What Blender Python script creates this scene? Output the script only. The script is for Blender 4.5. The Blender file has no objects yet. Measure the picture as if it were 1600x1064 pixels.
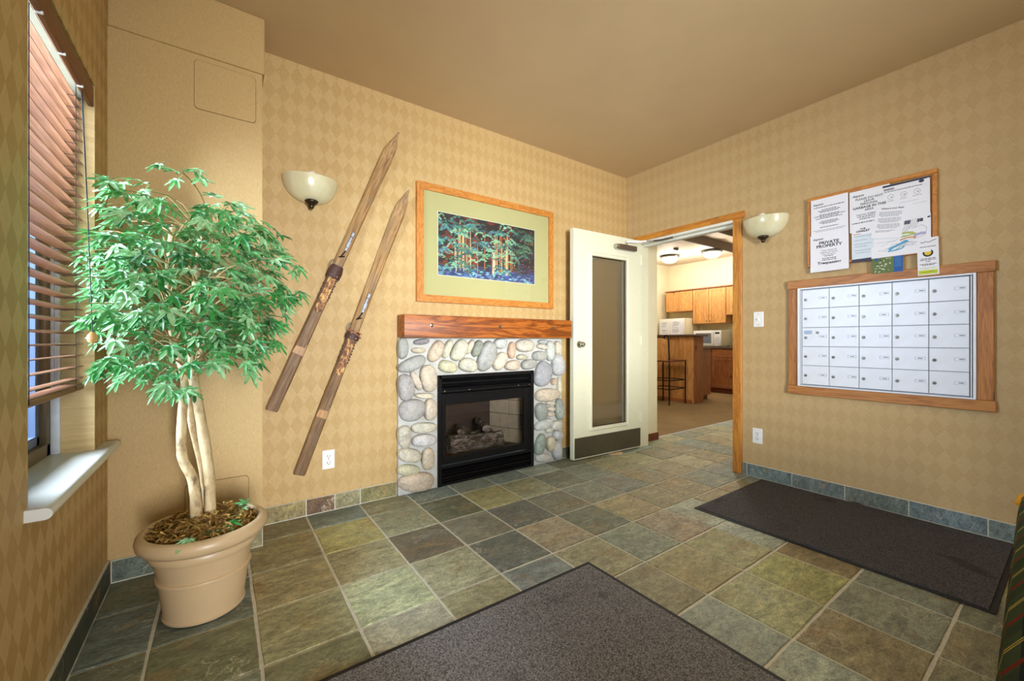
import bpy, bmesh, math, random
from mathutils import Vector, Matrix

random.seed(7)
R = math.radians
scene = bpy.context.scene
COL = scene.collection

# ------------------------------------------------------------------ camera
cam_d = bpy.data.cameras.new('camera')
cam_d.sensor_width = 36.0
cam_d.lens = 640.0 / 1600.0 * 36.0
cam_d.clip_start = 0.02
cam = bpy.data.objects.new('camera', cam_d)
COL.objects.link(cam)
cam.location = (0, 0, 1.046)
cam.rotation_euler = (R(90), 0, R(54.65 - 90))
scene.camera = cam

# ------------------------------------------------------------------ world, lights, exposure
world = bpy.data.worlds.new('world')
scene.world = world
world.use_nodes = True
wn = world.node_tree.nodes
wn.clear()
w_out = wn.new('ShaderNodeOutputWorld')
w_bg = wn.new('ShaderNodeBackground')
w_bg.inputs['Color'].default_value = (0.62, 0.78, 1.0, 1)
w_bg.inputs['Strength'].default_value = 3.5
world.node_tree.links.new(w_bg.outputs[0], w_out.inputs[0])

vs = scene.view_settings
vs.view_transform = 'Standard'
vs.look = 'None'
vs.exposure = 0.0
vs.gamma = 1.0
vs.use_curve_mapping = False
try:
    scene.cycles.use_denoising = True
    scene.cycles.max_bounces = 8
    scene.cycles.diffuse_bounces = 5
    scene.cycles.transparent_max_bounces = 12
    scene.cycles.sample_clamp_indirect = 6.0
    scene.cycles.caustics_reflective = False
    scene.cycles.caustics_refractive = False
except Exception:
    pass


def area(name, loc, target, sx, sy, power, color):
    d = bpy.data.lights.new(name, 'AREA')
    d.shape = 'RECTANGLE'
    d.size, d.size_y = sx, sy
    d.energy = power
    d.color = color
    o = bpy.data.objects.new(name, d)
    COL.objects.link(o)
    o.location = loc
    o.rotation_euler = (Vector(target) - Vector(loc)).to_track_quat('-Z', 'Y').to_euler()
    return o


# bright surroundings outside the glazed entry behind the camera
area('entry_daylight', (-0.72, -6.2, 1.25), (-0.72, 0.0, 1.25), 3.6, 2.7, 2200, (0.93, 0.95, 0.97))
# cool daylight falling through the blind of the left window
area('window_daylight', (-1.7, 1.9, 1.75), (1.2, 1.7, 0.9), 1.6, 1.8, 780, (0.74, 0.85, 1.0))


# ------------------------------------------------------------------ helpers
def lin(c):
    return tuple(((v / 255.0) / 12.92 if v <= 10 else ((v / 255.0 + 0.055) / 1.055) ** 2.4) for v in c)


WOFF = {}


def woff(o):
    return WOFF.get(o.name, Vector((0, 0, 0))) if o else Vector((0, 0, 0))


def tag(o, label=None, cat=None, group=None, kind=None):
    if label: o['label'] = label
    if cat: o['category'] = cat
    if group: o['group'] = group
    if kind: o['kind'] = kind
    return o


def thing(name, loc, label, cat, group=None):
    o = bpy.data.objects.new(name, None)
    o.empty_display_size = 0.1
    COL.objects.link(o)
    o.location = loc
    WOFF[o.name] = Vector(loc)
    return tag(o, label, cat, group)


def put(name, me, parent=None, loc=None, rot=None, scale=None, color=None):
    """link a mesh; world-space vertices unless loc is given"""
    o = bpy.data.objects.new(name, me)
    COL.objects.link(o)
    w = Vector(loc) if loc is not None else Vector((0, 0, 0))
    if parent is not None:
        o.parent = parent
    o.location = w - woff(parent)
    WOFF[o.name] = w
    if rot is not None: o.rotation_euler = rot
    if scale is not None: o.scale = scale
    if color is not None: o.color = (*color, 1)
    return o


class MB:
    def __init__(self):
        self.bm = bmesh.new()

    def box(self, a, b, bevel=0.0, seg=1):
        x0, x1 = sorted((a[0], b[0])); y0, y1 = sorted((a[1], b[1])); z0, z1 = sorted((a[2], b[2]))
        v = [self.bm.verts.new(p) for p in ((x0, y0, z0), (x1, y0, z0), (x1, y1, z0), (x0, y1, z0), (x0, y0, z1), (x1, y0, z1), (x1, y1, z1), (x0, y1, z1))]
        fs = [self.bm.faces.new([v[i] for i in q]) for q in ((3, 2, 1, 0), (4, 5, 6, 7), (0, 1, 5, 4), (1, 2, 6, 5), (2, 3, 7, 6), (3, 0, 4, 7))]
        if bevel > 0:
            es = list({e for f in fs for e in f.edges})
            bmesh.ops.bevel(self.bm, geom=es, offset=bevel, segments=seg, affect='EDGES', profile=0.5)
        return self

    def quad(self, *pts):
        self.bm.faces.new([self.bm.verts.new(p) for p in pts])
        return self

    def tube(self, pts, rad, n=10, caps=True):
        pts = [Vector(p) for p in pts]
        rads = rad if isinstance(rad, (list, tuple)) else [rad] * len(pts)
        rings = []
        up = None
        for i, p in enumerate(pts):
            t = (pts[min(i + 1, len(pts) - 1)] - pts[max(i - 1, 0)])
            if t.length < 1e-9: t = Vector((0, 0, 1))
            t.normalize()
            if up is None:
                up = Vector((0, 0, 1)) if abs(t.z) < 0.9 else Vector((1, 0, 0))
            s = t.cross(up)
            if s.length < 1e-6: s = t.orthogonal()
            s.normalize(); u = s.cross(t).normalized(); up = u
            rings.append([self.bm.verts.new(p + (s * math.cos(2 * math.pi * k / n) + u * math.sin(2 * math.pi * k / n)) * rads[i]) for k in range(n)])
        for a, b in zip(rings, rings[1:]):
            for k in range(n):
                self.bm.faces.new((a[k], a[(k + 1) % n], b[(k + 1) % n], b[k]))
        if caps:
            self.bm.faces.new(rings[0][::-1]); self.bm.faces.new(rings[-1])
        return self

    def lathe(self, prof, c, n=32, a0=0.0, a1=2 * math.pi, sy=1.0, rot=None):
        """prof = [(r, z)], around z at c"""
        full = abs(a1 - a0 - 2 * math.pi) < 1e-6
        m = n if full else n + 1
        rings = []
        for r, z in prof:
            ring = []
            for k in range(m):
                a = a0 + (a1 - a0) * k / n
                p = Vector((r * math.cos(a), r * math.sin(a) * sy, z))
                if rot is not None: p = rot @ p
                ring.append(self.bm.verts.new(p + Vector(c)))
            rings.append(ring)
        for a, b in zip(rings, rings[1:]):
            for k in range(m if full else m - 1):
                self.bm.faces.new((a[k], a[(k + 1) % m], b[(k + 1) % m], b[k]))
        return rings

    def prism(self, outline, depth, frame):
        """outline in 2D, frame(u,v,w)->3D"""
        a = [self.bm.verts.new(frame(u, v, 0)) for u, v in outline]
        b = [self.bm.verts.new(frame(u, v, depth)) for u, v in outline]
        n = len(a)
        self.bm.faces.new(a[::-1]); self.bm.faces.new(b)
        for k in range(n):
            self.bm.faces.new((a[k], a[(k + 1) % n], b[(k + 1) % n], b[k]))
        return self

    def mesh(self, name, mat, smooth=False, weld=False):
        if weld: bmesh.ops.remove_doubles(self.bm, verts=self.bm.verts, dist=1e-5)
        bmesh.ops.recalc_face_normals(self.bm, faces=self.bm.faces)
        me = bpy.data.meshes.new(name)
        self.bm.to_mesh(me)
        self.bm.free()
        if mat: me.materials.append(mat)
        if smooth:
            me.polygons.foreach_set('use_smooth', [True] * len(me.polygons))
            if smooth != 'all':
                try: me.set_sharp_from_angle(angle=R(42))
                except Exception: pass
        return me

    def build(self, name, mat, parent=None, smooth=False, loc=None, rot=None, color=None, weld=False):
        return put(name, self.mesh(name, mat, smooth, weld), parent, loc=loc, rot=rot, color=color)


def bx(name, a, b, mat, parent=None, bevel=0.0, seg=1, **k):
    return MB().box(a, b, bevel, seg).build(name, mat, parent, smooth=bevel > 0 and seg > 1, **k)


# ------------------------------------------------------------------ materials
class NT:
    def __init__(self, name):
        self.m = bpy.data.materials.new(name)
        self.m.use_nodes = True
        self.t = self.m.node_tree
        self.n = self.t.nodes
        self.b = self.n['Principled BSDF']
        self.out = self.n['Material Output']

    def node(self, typ, **k):
        nd = self.n.new(typ)
        for a, v in k.items(): setattr(nd, a, v)
        return nd

    def link(self, a, b):
        self.t.links.new(a, b)

    def val(self, sock, v):
        if hasattr(v, 'links') or isinstance(v, bpy.types.NodeSocket): self.link(v, sock)
        else: sock.default_value = v

    def math(self, op, a, b=None, c=None):
        nd = self.node('ShaderNodeMath', operation=op)
        self.val(nd.inputs[0], a)
        if b is not None: self.val(nd.inputs[1], b)
        if c is not None: self.val(nd.inputs[2], c)
        return nd.outputs[0]

    def coord(self, scale=(1, 1, 1), rnd=True, kind='Object', rot=(0, 0, 0)):
        tc = self.node('ShaderNodeTexCoord')
        mp = self.node('ShaderNodeMapping')
        mp.inputs['Scale'].default_value = scale
        mp.inputs['Rotation'].default_value = rot
        src = tc.outputs[kind]
        if rnd:
            oi = self.node('ShaderNodeObjectInfo')
            mul = self.node('ShaderNodeVectorMath', operation='SCALE')
            mul.inputs[0].default_value = (31.0, 17.0, 23.0)
            self.link(oi.outputs['Random'], mul.inputs['Scale'])
            add = self.node('ShaderNodeVectorMath', operation='ADD')
            self.link(src, add.inputs[0]); self.link(mul.outputs[0], add.inputs[1])
            src = add.outputs[0]
        self.link(src, mp.inputs['Vector'])
        return mp.outputs[0]

    def noise(self, vec, scale=5, detail=4, rough=0.55, dist=0.0):
        nd = self.node('ShaderNodeTexNoise')
        nd.inputs['Scale'].default_value = scale
        nd.inputs['Detail'].default_value = detail
        nd.inputs['Roughness'].default_value = rough
        nd.inputs['Distortion'].default_value = dist
        self.link(vec, nd.inputs['Vector'])
        return nd.outputs['Fac']

    def ramp(self, fac, stops, interp='LINEAR'):
        nd = self.node('ShaderNodeValToRGB')
        cr = nd.color_ramp
        cr.interpolation = interp
        while len(cr.elements) < len(stops): cr.elements.new(0.5)
        for e, (p, c) in zip(cr.elements, stops):
            e.position = p
            e.color = (*c, 1) if len(c) == 3 else c
        self.link(fac, nd.inputs[0])
        return nd.outputs[0]

    def mix(self, fac, a, b, mode='MIX'):
        nd = self.node('ShaderNodeMix', data_type='RGBA', blend_type=mode)
        self.val(nd.inputs[0], fac)
        for s, v in ((nd.inputs[6], a), (nd.inputs[7], b)):
            if isinstance(v, tuple): s.default_value = (*v, 1) if len(v) == 3 else v
            else: self.link(v, s)
        return nd.outputs[2]

    def bump(self, h, strength=0.3, dist=0.01):
        nd = self.node('ShaderNodeBump')
        nd.inputs['Strength'].default_value = strength
        nd.inputs['Distance'].default_value = dist
        self.link(h, nd.inputs['Height'])
        self.link(nd.outputs[0], self.b.inputs['Normal'])

    def fin(self, color=None, rough=0.6, metal=0.0, spec=None):
        if color is not None:
            if isinstance(color, tuple): self.b.inputs['Base Color'].default_value = (*color, 1)
            else: self.link(color, self.b.inputs['Base Color'])
        self.val(self.b.inputs['Roughness'], rough)
        self.b.inputs['Metallic'].default_value = metal
        if spec is not None: self.b.inputs['Specular IOR Level'].default_value = spec
        return self.m


def m_plain(name, rgb, rough=0.6, metal=0.0, var=0.06, scale=30, bump=0.0, spec=None):
    t = NT(name)
    c = lin(rgb)
    v = t.coord(rnd=False)
    n = t.noise(v, scale, 3)
    col = t.ramp(n, [(0.3, tuple(x * (1 - var) for x in c)), (0.7, tuple(min(1, x * (1 + var)) for x in c))])
    if bump: t.bump(n, bump, 0.004)
    return t.fin(col, rough, metal, spec)


def m_paper(name, u_axis, diamonds=True, base=(196, 166, 114), dark=(187, 156, 101), fade=1.0):
    """textile wallpaper with tone-on-tone diamonds; u_axis 0 = x, 1 = y"""
    t = NT(name)
    tc = t.node('ShaderNodeTexCoord')
    sep = t.node('ShaderNodeSeparateXYZ')
    t.link(tc.outputs['Object'], sep.inputs[0])
    u, z = sep.outputs[u_axis], sep.outputs[2]
    p = t.math('ADD', t.math('MULTIPLY', u, 1 / .073), t.math('MULTIPLY', z, 1 / .121))
    q = t.math('SUBTRACT', t.math('MULTIPLY', u, 1 / .073), t.math('MULTIPLY', z, 1 / .121))
    par = t.math('MODULO', t.math('ABSOLUTE', t.math('ADD', t.math('FLOOR', p), t.math('FLOOR', q))), 2.0)
    sc = (150, 1, 16) if u_axis == 0 else (1, 150, 16)
    fib = t.noise(t.coord(scale=sc, rnd=False), 4.2, 4, 0.65)
    blot = t.noise(t.coord(scale=(1, 1, 1), rnd=False), 2.2, 2, 0.5)
    b, d = lin(base), lin(dark)
    if diamonds:
        k = t.math('MULTIPLY', par, t.math('ADD', t.math('MULTIPLY', blot, 1.5 * fade), 0.10 * fade))
        col = t.mix(k, b, d)
    else:
        col = t.mix(0.35, b, d)
    f2 = t.ramp(fib, [(0.32, (0.84, 0.82, 0.78)), (0.66, (1.09, 1.09, 1.09))])
    col = t.mix(1.0, col, f2, 'MULTIPLY')
    t.bump(fib, 0.25, 0.002)
    return t.fin(col, 0.55, 0, 0.35)


def m_wood(name, c_light, c_mid, c_dark, axis=0, ring=16.0, knots=True, rough=0.45, stretch=9.0, knot_scale=3.2, amp=.13):
    t = NT(name)
    s = [1.0, 1.0, 1.0]
    s[axis] = 1.0 / stretch
    vec = t.coord(scale=tuple(s))
    n0 = t.noise(vec, ring, 5, 0.62, 0.6)
    fs = [22.0, 22.0, 22.0]; fs[axis] = 1.2
    fine = t.noise(t.coord(scale=tuple(fs)), 9, 3, 0.6)
    wv = t.math('SINE', t.math('MULTIPLY', n0, 34.0))
    g = t.math('ADD', t.math('MULTIPLY', wv, amp), t.math('ADD', t.math('MULTIPLY', fine, 0.62), 0.20))
    col = t.ramp(g, [(0.16, lin(c_dark)), (0.46, lin(c_mid)), (0.80, lin(c_light))])
    if knots:
        ks = [1.0, 1.0, 1.0]; ks[axis] = 0.62
        vo = t.node('ShaderNodeTexVoronoi')
        vo.inputs['Scale'].default_value = knot_scale
        t.link(t.coord(scale=tuple(ks)), vo.inputs['Vector'])
        kd = t.math('ADD', vo.outputs['Distance'], t.math('MULTIPLY', t.math('SUBTRACT', fine, 0.5), 0.03))
        kf = t.ramp(kd, [(0.05, (1, 1, 1)), (0.11, (0, 0, 0))])
        col = t.mix(kf, col, tuple(x * 0.35 for x in lin(c_dark)))
    t.bump(g, 0.08, 0.003)
    return t.fin(col, rough)


def m_slate(name):
    t = NT(name)
    oi = t.node('ShaderNodeObjectInfo')
    base = oi.outputs['Color']
    v = t.coord()
    vr = t.coord(scale=(1.0, 2.6, 1.0), rot=(0, 0, 0.6))
    n1 = t.noise(vr, 7, 7, 0.68, 0.5)
    n2 = t.noise(t.coord(scale=(1, 1.8, 1), rot=(0, 0, 0.5)), 30, 7, 0.74, 0.4)
    n3 = t.noise(t.coord(rot=(0, 0, 1.9), scale=(1, 1.7, 1)), 3.1, 5, 0.6, 0.9)
    col = t.mix(1.0, base, t.ramp(n1, [(0.22, (0.50, 0.50, 0.52)), (0.5, (0.92, 0.92, 0.90)), (0.78, (1.45, 1.42, 1.36))]), 'MULTIPLY')
    col = t.mix(t.ramp(n3, [(0.56, (0, 0, 0)), (0.74, (0.60, 0.60, 0.60))]), col, lin((166, 134, 84)))
    col = t.mix(t.ramp(n3, [(0.26, (0.6, 0.6, 0.6)), (0.40, (0, 0, 0))]), col, lin((150, 162, 156)))
    col = t.mix(1.0, col, t.ramp(n2, [(0.30, (0.48, 0.48, 0.47)), (0.50, (0.98, 0.98, 0.98)), (0.72, (1.42, 1.42, 1.38))]), 'MULTIPLY')
    n5 = t.noise(t.coord(scale=(1, 2.2, 1), rot=(0, 0, 0.5)), 95, 4, 0.7, 0.3)
    col = t.mix(1.0, col, t.ramp(n5, [(0.30, (0.60, 0.60, 0.58)), (0.50, (1, 1, 1)), (0.70, (1.35, 1.34, 1.28))]), 'MULTIPLY')
    # pale cleft lines
    nl = t.noise(t.coord(rot=(0, 0, 0.3), scale=(1, 1.5, 1)), 4.2, 6, 0.62, 0.5)
    ridge = t.math('ABSOLUTE', t.math('SUBTRACT', nl, 0.5))
    gate = t.ramp(t.noise(v, 5.0, 2), [(0.50, (0, 0, 0)), (0.60, (0.75, 0.75, 0.75))])
    lines = t.math('MULTIPLY', t.ramp(ridge, [(0.002, (.9, .9, .9)), (0.007, (0, 0, 0))]), gate)
    col = t.mix(lines, col, lin((222, 214, 184)))
    h = t.math('ADD', t.math('MULTIPLY', n1, 1.0), t.math('MULTIPLY', n2, 0.5))
    t.bump(h, 0.75, 0.014)
    rg = t.math('ADD', t.math('MULTIPLY', n2, 0.25), 0.33)
    return t.fin(col, rg, 0, 0.45)


def m_glass(name, tint=(1, 1, 1), refl=0.12, rough=0.03):
    t = NT(name)
    tr = t.node('ShaderNodeBsdfTransparent'); tr.inputs[0].default_value = (*tint, 1)
    gl = t.node('ShaderNodeBsdfGlossy'); gl.inputs['Roughness'].default_value = rough
    fr = t.node('ShaderNodeFresnel'); fr.inputs['IOR'].default_value = 1.45
    fac = t.math('MULTIPLY', fr.outputs[0], refl / 0.12)
    mx = t.node('ShaderNodeMixShader')
    t.link(fac, mx.inputs[0]); t.link(tr.outputs[0], mx.inputs[1]); t.link(gl.outputs[0], mx.inputs[2])
    t.link(mx.outputs[0], t.out.inputs[0])
    return t.m


def m_emit(name, rgb, strength):
    t = NT(name)
    t.b.inputs['Emission Color'].default_value = (*lin(rgb), 1)
    t.b.inputs['Emission Strength'].default_value = strength
    return t.fin(lin(rgb), 0.4)


M = {}
M['paper_x'] = m_paper('wallpaper_along_x', 0)
M['paper_y'] = m_paper('wallpaper_along_y', 1)
M['paper_b'] = m_paper('wallpaper_right_wall', 1, base=(196, 168, 120), dark=(187, 158, 108), fade=.7)
M['paper_c'] = m_paper('wallpaper_window_wall', 1, dark=(176, 144, 88))
M['paper_plain'] = m_paper('wallpaper_plain', 0, False, (195, 164, 111), (185, 154, 101))
M['paper_plain_y'] = m_paper('wallpaper_plain_y', 1, False, (195, 164, 111), (185, 154, 101))
M['ceiling'] = m_plain('ceiling_paint', (206, 180, 138), 0.7, var=0.03, scale=3)
M['grout'] = m_plain('grout', (208, 204, 184), 0.85, var=0.10, scale=40)
M['slate'] = m_slate('slate')
M['pine'] = m_wood('pine_x', (216, 152, 60), (192, 122, 36), (134, 74, 16), 0)
M['pine_y'] = m_wood('pine_y', (216, 152, 60), (192, 122, 36), (134, 74, 16), 1)
M['pine_z'] = m_wood('pine_z', (216, 152, 60), (192, 122, 36), (134, 74, 16), 2)
M['mail_y'] = m_wood('mail_casing_y', (194, 134, 66), (172, 110, 46), (116, 66, 24), 1)
M['mail_z'] = m_wood('mail_casing_z', (194, 134, 66), (172, 110, 46), (116, 66, 24), 2)
M['mantel'] = m_wood('mantel_wood', (178, 102, 32), (146, 74, 15), (84, 38, 6), 0, ring=13, stretch=11, knot_scale=2.0, amp=.22)
M['oak'] = m_wood('oak_frame', (206, 144, 66), (186, 118, 46), (148, 84, 28), 0, ring=24, knots=False, stretch=3)
M['oak_z'] = m_wood('oak_frame_z', (206, 144, 66), (186, 118, 46), (148, 84, 28), 2, ring=24, knots=False, stretch=3)
M['oak_y'] = m_wood('oak_frame_y', (214, 150, 70), (192, 124, 50), (150, 90, 32), 1, ring=24, knots=False, stretch=3)
M['cab_z'] = m_wood('cabinet_wood_z', (222, 168, 100), (198, 138, 74), (142, 86, 42), 2, knot_scale=2.6)
M['cab_y'] = m_wood('cabinet_wood_y', (176, 114, 60), (154, 92, 46), (106, 58, 28), 1)
M['cab_dark'] = m_wood('cabinet_wood_dark', (164, 104, 56), (140, 82, 42), (96, 52, 26), 2)
M['cherry'] = m_wood('cherry_wood', (126, 66, 34), (104, 48, 24), (70, 30, 14), 1, knots=False)
M['slat'] = m_wood('blind_wood', (150, 104, 74), (128, 84, 56), (98, 60, 38), 1, knots=False, ring=14)
M['valance'] = m_wood('valance_wood', (126, 74, 30), (108, 60, 22), (84, 44, 14), 1, knots=False)
M['white'] = m_plain('white_paint', (226, 226, 214), 0.4, var=0.02)
M['door_paint'] = m_plain('door_paint', (224, 222, 194), 0.38, var=0.02)
M['sill'] = m_plain('sill_paint', (218, 216, 206), 0.35, var=0.03, scale=8)
M['plastic'] = m_plain('white_plastic', (240, 240, 236), 0.3, var=0.01)
M['slot'] = m_plain('dark_slot', (40, 40, 40), 0.5)
M['steel'] = m_plain('brushed_steel', (120, 116, 108), 0.32, 0.9, var=0.08, scale=12)
M['chrome'] = m_plain('chrome', (190, 188, 180), 0.18, 1.0, var=0.02)
M['alu'] = m_plain('aluminium', (226, 230, 236), 0.42, 0.15, var=0.03, scale=6)
M['alu_dark'] = m_plain('aluminium_shadow_gap', (120, 128, 142), 0.5, 0.3)
M['black'] = m_plain('black_metal', (16, 16, 18), 0.32, 0.3, var=0.2)
M['black_mat'] = m_plain('black_matte', (14, 14, 15), 0.7)
M['iron'] = m_plain('wrought_iron', (26, 24, 24), 0.5, 0.6)
M['bronze'] = m_plain('bronze', (70, 58, 46), 0.38, 0.8)
M['cream_wall'] = m_plain('cream_wall_paint', (222, 212, 178), 0.7, var=0.02, scale=4)
M['shaded_ceiling_paint'] = m_plain('shaded_ceiling_paint', (104, 86, 70), 0.7, var=0.04, scale=4)  # brown ceiling colour with the shade of the unlit steps painted in
M['kitchen_ceiling'] = m_plain('kitchen_ceiling_paint', (206, 190, 164), 0.7, var=0.02, scale=4)
M['mortar'] = m_plain('mortar', (190, 190, 184), 0.9, var=0.10, scale=26, bump=0.5)
M['rubber'] = m_plain('rubber_edge', (22, 22, 24), 0.7)
M['print_black'] = m_plain('print_black', (40, 40, 44), 0.7)
M['print_grey'] = m_plain('print_grey', (150, 152, 160), 0.7)
M['print_pale'] = m_plain('print_pale', (198, 200, 210), 0.7)
M['sheet'] = m_plain('paper_sheet', (236, 237, 243), 0.6, var=0.01)
M['cork'] = m_plain('cork', (190, 150, 96), 0.85, var=0.2, scale=200)
M['appliance'] = m_plain('appliance_white', (232, 230, 222), 0.35, var=0.01)
M['appliance_cream'] = m_plain('appliance_cream', (222, 212, 176), 0.4, var=0.01)
M['pane_grey'] = m_plain('appliance_window', (112, 118, 128), 0.15)
M['counter'] = m_plain('laminate_counter', (96, 72, 56), 0.35, var=0.2, scale=60)


# ------------------------------------------------------------------ the room shell
YA, XB, XC, YCOL, HC = 2.71, 3.34, -0.40, 2.445, 2.685
TH_ = 0.12
YBACK = -1.9


def struct(name, mb, mat, parent=None, smooth=False):
    o = mb.build(name, mat, parent, smooth)
    o['kind'] = 'structure'
    return o


FX0, FX1, FZ1 = 1.262, 2.105, 0.79          # firebox hole
# wall with the fireplace
m = MB()
m.box((XC, YA, 0), (FX0, YA + TH_, HC)).box((FX1, YA, 0), (XB, YA + TH_, HC)).box((FX0, YA, FZ1), (FX1, YA + TH_, HC))
wall_back = struct('wall_back', m, M['paper_x'])
# wall with the door opening and the mailboxes
DY0, DY1, DZ = 1.630, 2.560, 2.022
m = MB()
m.box((XB, YBACK, 0), (XB + TH_, DY0, HC)).box((XB, DY1, 0), (XB + TH_, YA, HC)).box((XB, DY0, DZ), (XB + TH_, DY1, HC))
wall_right = struct('wall_right', m, M['paper_b'])
# window wall
WY0, WY1, WZ0, WZ1 = 1.556, 2.227, 0.625, 2.03
m = MB()
m.box((XC - .19, YBACK, 0), (XC, WY0, HC)).box((XC - .19, WY1, 0), (XC, YA + TH_, HC))
m.box((XC - .19, WY0, 0), (XC, WY1, WZ0 - .03)).box((XC - .19, WY0, WZ1), (XC, WY1, HC))
wall_left = struct('wall_left', m, M['paper_c'])
# boxed-out chase beside the window and the soffit over it
wall_column = struct('wall_column', MB().box((XC, YCOL, 0), (0.17, YA, 2.402)), M['paper_plain'])
wall_soffit = struct('wall_soffit', MB().box((XC, YCOL - .011, 2.402), (0.180, YA, HC), 0.004), M['paper_plain'])
# wall behind the camera with the glazed entry
EX0, EX1, EZ = 0.02, 1.42, 2.12
m = MB()
m.box((XC, YBACK - TH_, 0), (EX0, YBACK, HC)).box((EX1, YBACK - TH_, 0), (XB, YBACK, HC)).box((EX0, YBACK - TH_, EZ), (EX1, YBACK, HC))
struct('wall_front', m, M['paper_x'])
struct('ceiling', MB().box((XC - .19, YBACK - TH_, HC), (XB + TH_, YA + TH_, HC + .1)), M['ceiling'])

# rooms beyond the door
struct('wall_hall', MB().box((XB + TH_, 2.65, 0), (3.765, YA + TH_, 3.3)), M['cream_wall'])
struct('baseboard_hall', MB().box((XB + TH_ + .02, 2.638, 0), (3.778, 2.65, .075), .003), M['cherry'])
XK, YK, ZK = 8.66, 5.78, 2.80
struct('wall_kitchen_back', MB().box((XK, .2, 0), (XK + .1, YK + .1, 3.3)), M['cream_wall'])
struct('wall_kitchen_side', MB().box((3.0, YK, 0), (XK, YK + .1, 3.3)), M['cream_wall'])
struct('wall_hall_far', MB().box((XB + TH_, .1, 0), (XK, .2, 3.3)), M['cream_wall'])
struct('wall_kitchen_left', MB().box((2.9, YA + TH_ + .6, 0), (3.0, YK + .1, 3.3)), M['cream_wall'])
struct('ceiling_kitchen', MB().box((3.0, 4.13, ZK), (XK, YK, ZK + .06)), M['kitchen_ceiling'])
struct('ceiling_hall', MB().box((XB, .2, 3.28), (XK, YK, 3.34)), M['shaded_ceiling_paint'])
struct('trim_beam_lower', MB().box((3.3, 4.10, ZK), (XK, 4.13, 2.98), .002), M['shaded_ceiling_paint'])
struct('trim_beam_soffit', MB().box((3.3, 3.80, 2.962), (XK, 4.10, 2.98), .002), M['kitchen_ceiling'])
struct('trim_beam_upper', MB().box((3.3, 3.78, 2.955), (XK, 3.80, 3.28), .002), M['shaded_ceiling_paint'])

# ------------------------------------------------------------------ slate floor
floor = struct('floor', MB().box((XC - .2, YBACK - .2, -.08), (6.4, 2.70, -.004)).box((XC - .2, 2.70, -.08), (3.78, YA + TH_, -.0045)), M['grout'])


def m_carpet():
    t = NT('carpet_pile')
    n = t.noise(t.coord(rnd=False), 260, 3, .7)
    n2 = t.noise(t.coord(rnd=False), 3, 3)
    c = t.ramp(n, [(.3, lin((112, 90, 58))), (.7, lin((166, 138, 96)))])
    c = t.mix(1.0, c, t.ramp(n2, [(.3, (.85, .85, .85)), (.7, (1.1, 1.08, 1.05))]), 'MULTIPLY')
    t.bump(n, .5, .004)
    return t.fin(c, .95, 0, .1)


struct('floor_carpet', MB().box((2.9, 2.702, -.08), (XK, YK, .002)), m_carpet())
struct('floor_hall', MB().box((6.4, .2, -.08), (XK, 2.70, 0)), M['slate'])
bpy.data.objects['floor_hall'].color = (*lin((140, 140, 118)), 1)
struct('trim_threshold', MB().box((3.79, 2.692, -.004), (6.4, 2.704, .006), .002), M['alu'])


def tile_mesh(w, h, seed, dep=.010):
    rnd = random.Random(seed)
    out = []
    n = 4
    for sx, sy, ex, ey in ((0, 0, 1, 0), (1, 0, 1, 1), (1, 1, 0, 1), (0, 1, 0, 0)):
        for k in range(n):
            f = k / n
            x, y = sx + (ex - sx) * f, sy + (ey - sy) * f
            j = .0016
            out.append((x * w - w / 2 + rnd.uniform(-j, j), y * h - h / 2 + rnd.uniform(-j, j)))
    mb = MB()
    bm = mb.bm
    rings = []
    for ins, z in ((0, -dep), (0, -.0022), (.0026, 0)):
        rings.append([bm.verts.new((x * (1 - 2 * ins / w), y * (1 - 2 * ins / h), z)) for x, y in out])
    N = len(out)
    for a, b in zip(rings, rings[1:]):
        for k in range(N):
            bm.faces.new((a[k], a[(k + 1) % N], b[(k + 1) % N], b[k]))
    bm.faces.new(rings[-1])
    return mb.mesh('tile', M['slate'])


PAL = [(118, 114, 84), (108, 108, 90), (126, 118, 88), (100, 104, 92), (134, 126, 92), (112, 104, 78), (98, 96, 76), (128, 130, 112), (122, 110, 80)]
SPEC = {  # (column, row) -> colour seen in the photo
    (1, 6): (140, 130, 82), (2, 6): (126, 124, 98), (3, 6): (88, 86, 62), (4, 6): (128, 120, 80),
    (2, 5): (96, 86, 68), (1, 5): (136, 128, 96), (3, 5): (110, 104, 84), (4, 5): (88, 86, 74), (5, 5): (104, 98, 78),
    (1, 4): (146, 146, 112), (2, 4): (136, 130, 102), (3, 4): (92, 92, 80), (0, 4): (126, 120, 88), (0, 5): (130, 118, 86),
    (0, 6): (120, 108, 76), (3, 3): (104, 106, 98), (4, 4): (128, 116, 92), (5, 4): (96, 96, 76), (6, 4): (132, 118, 84),
    (7, 4): (118, 108, 78), (7, 5): (112, 110, 98), (6, 2): (122, 116, 80), (5, 2): (126, 116, 78), (6, 1): (140, 136, 86),
    (5, 1): (134, 130, 92), (7, 1): (116, 100, 70), (-1, 5): (88, 92, 78), (-1, 6): (78, 82, 76), (-1, 4): (100, 98, 72),
    (0, 3): (110, 106, 78), (1, 3): (140, 134, 112), (5, 3): (108, 110, 90), (6, 3): (120, 106, 84), (6, 0): (118, 116, 96)}
XL = [-.506 + .306 * i for i in range(0, 22)]
YL = [-1.5 + .299 * i for i in range(6)] + [.294, .602, .909, 1.218, 1.53, 1.842, 2.158, 2.482, 2.70]
XL0 = 2      # column 0 starts at x = .106
full = [tile_mesh(.297, .299, s) for s in range(6)]
cut = {}
G = .0058
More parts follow.
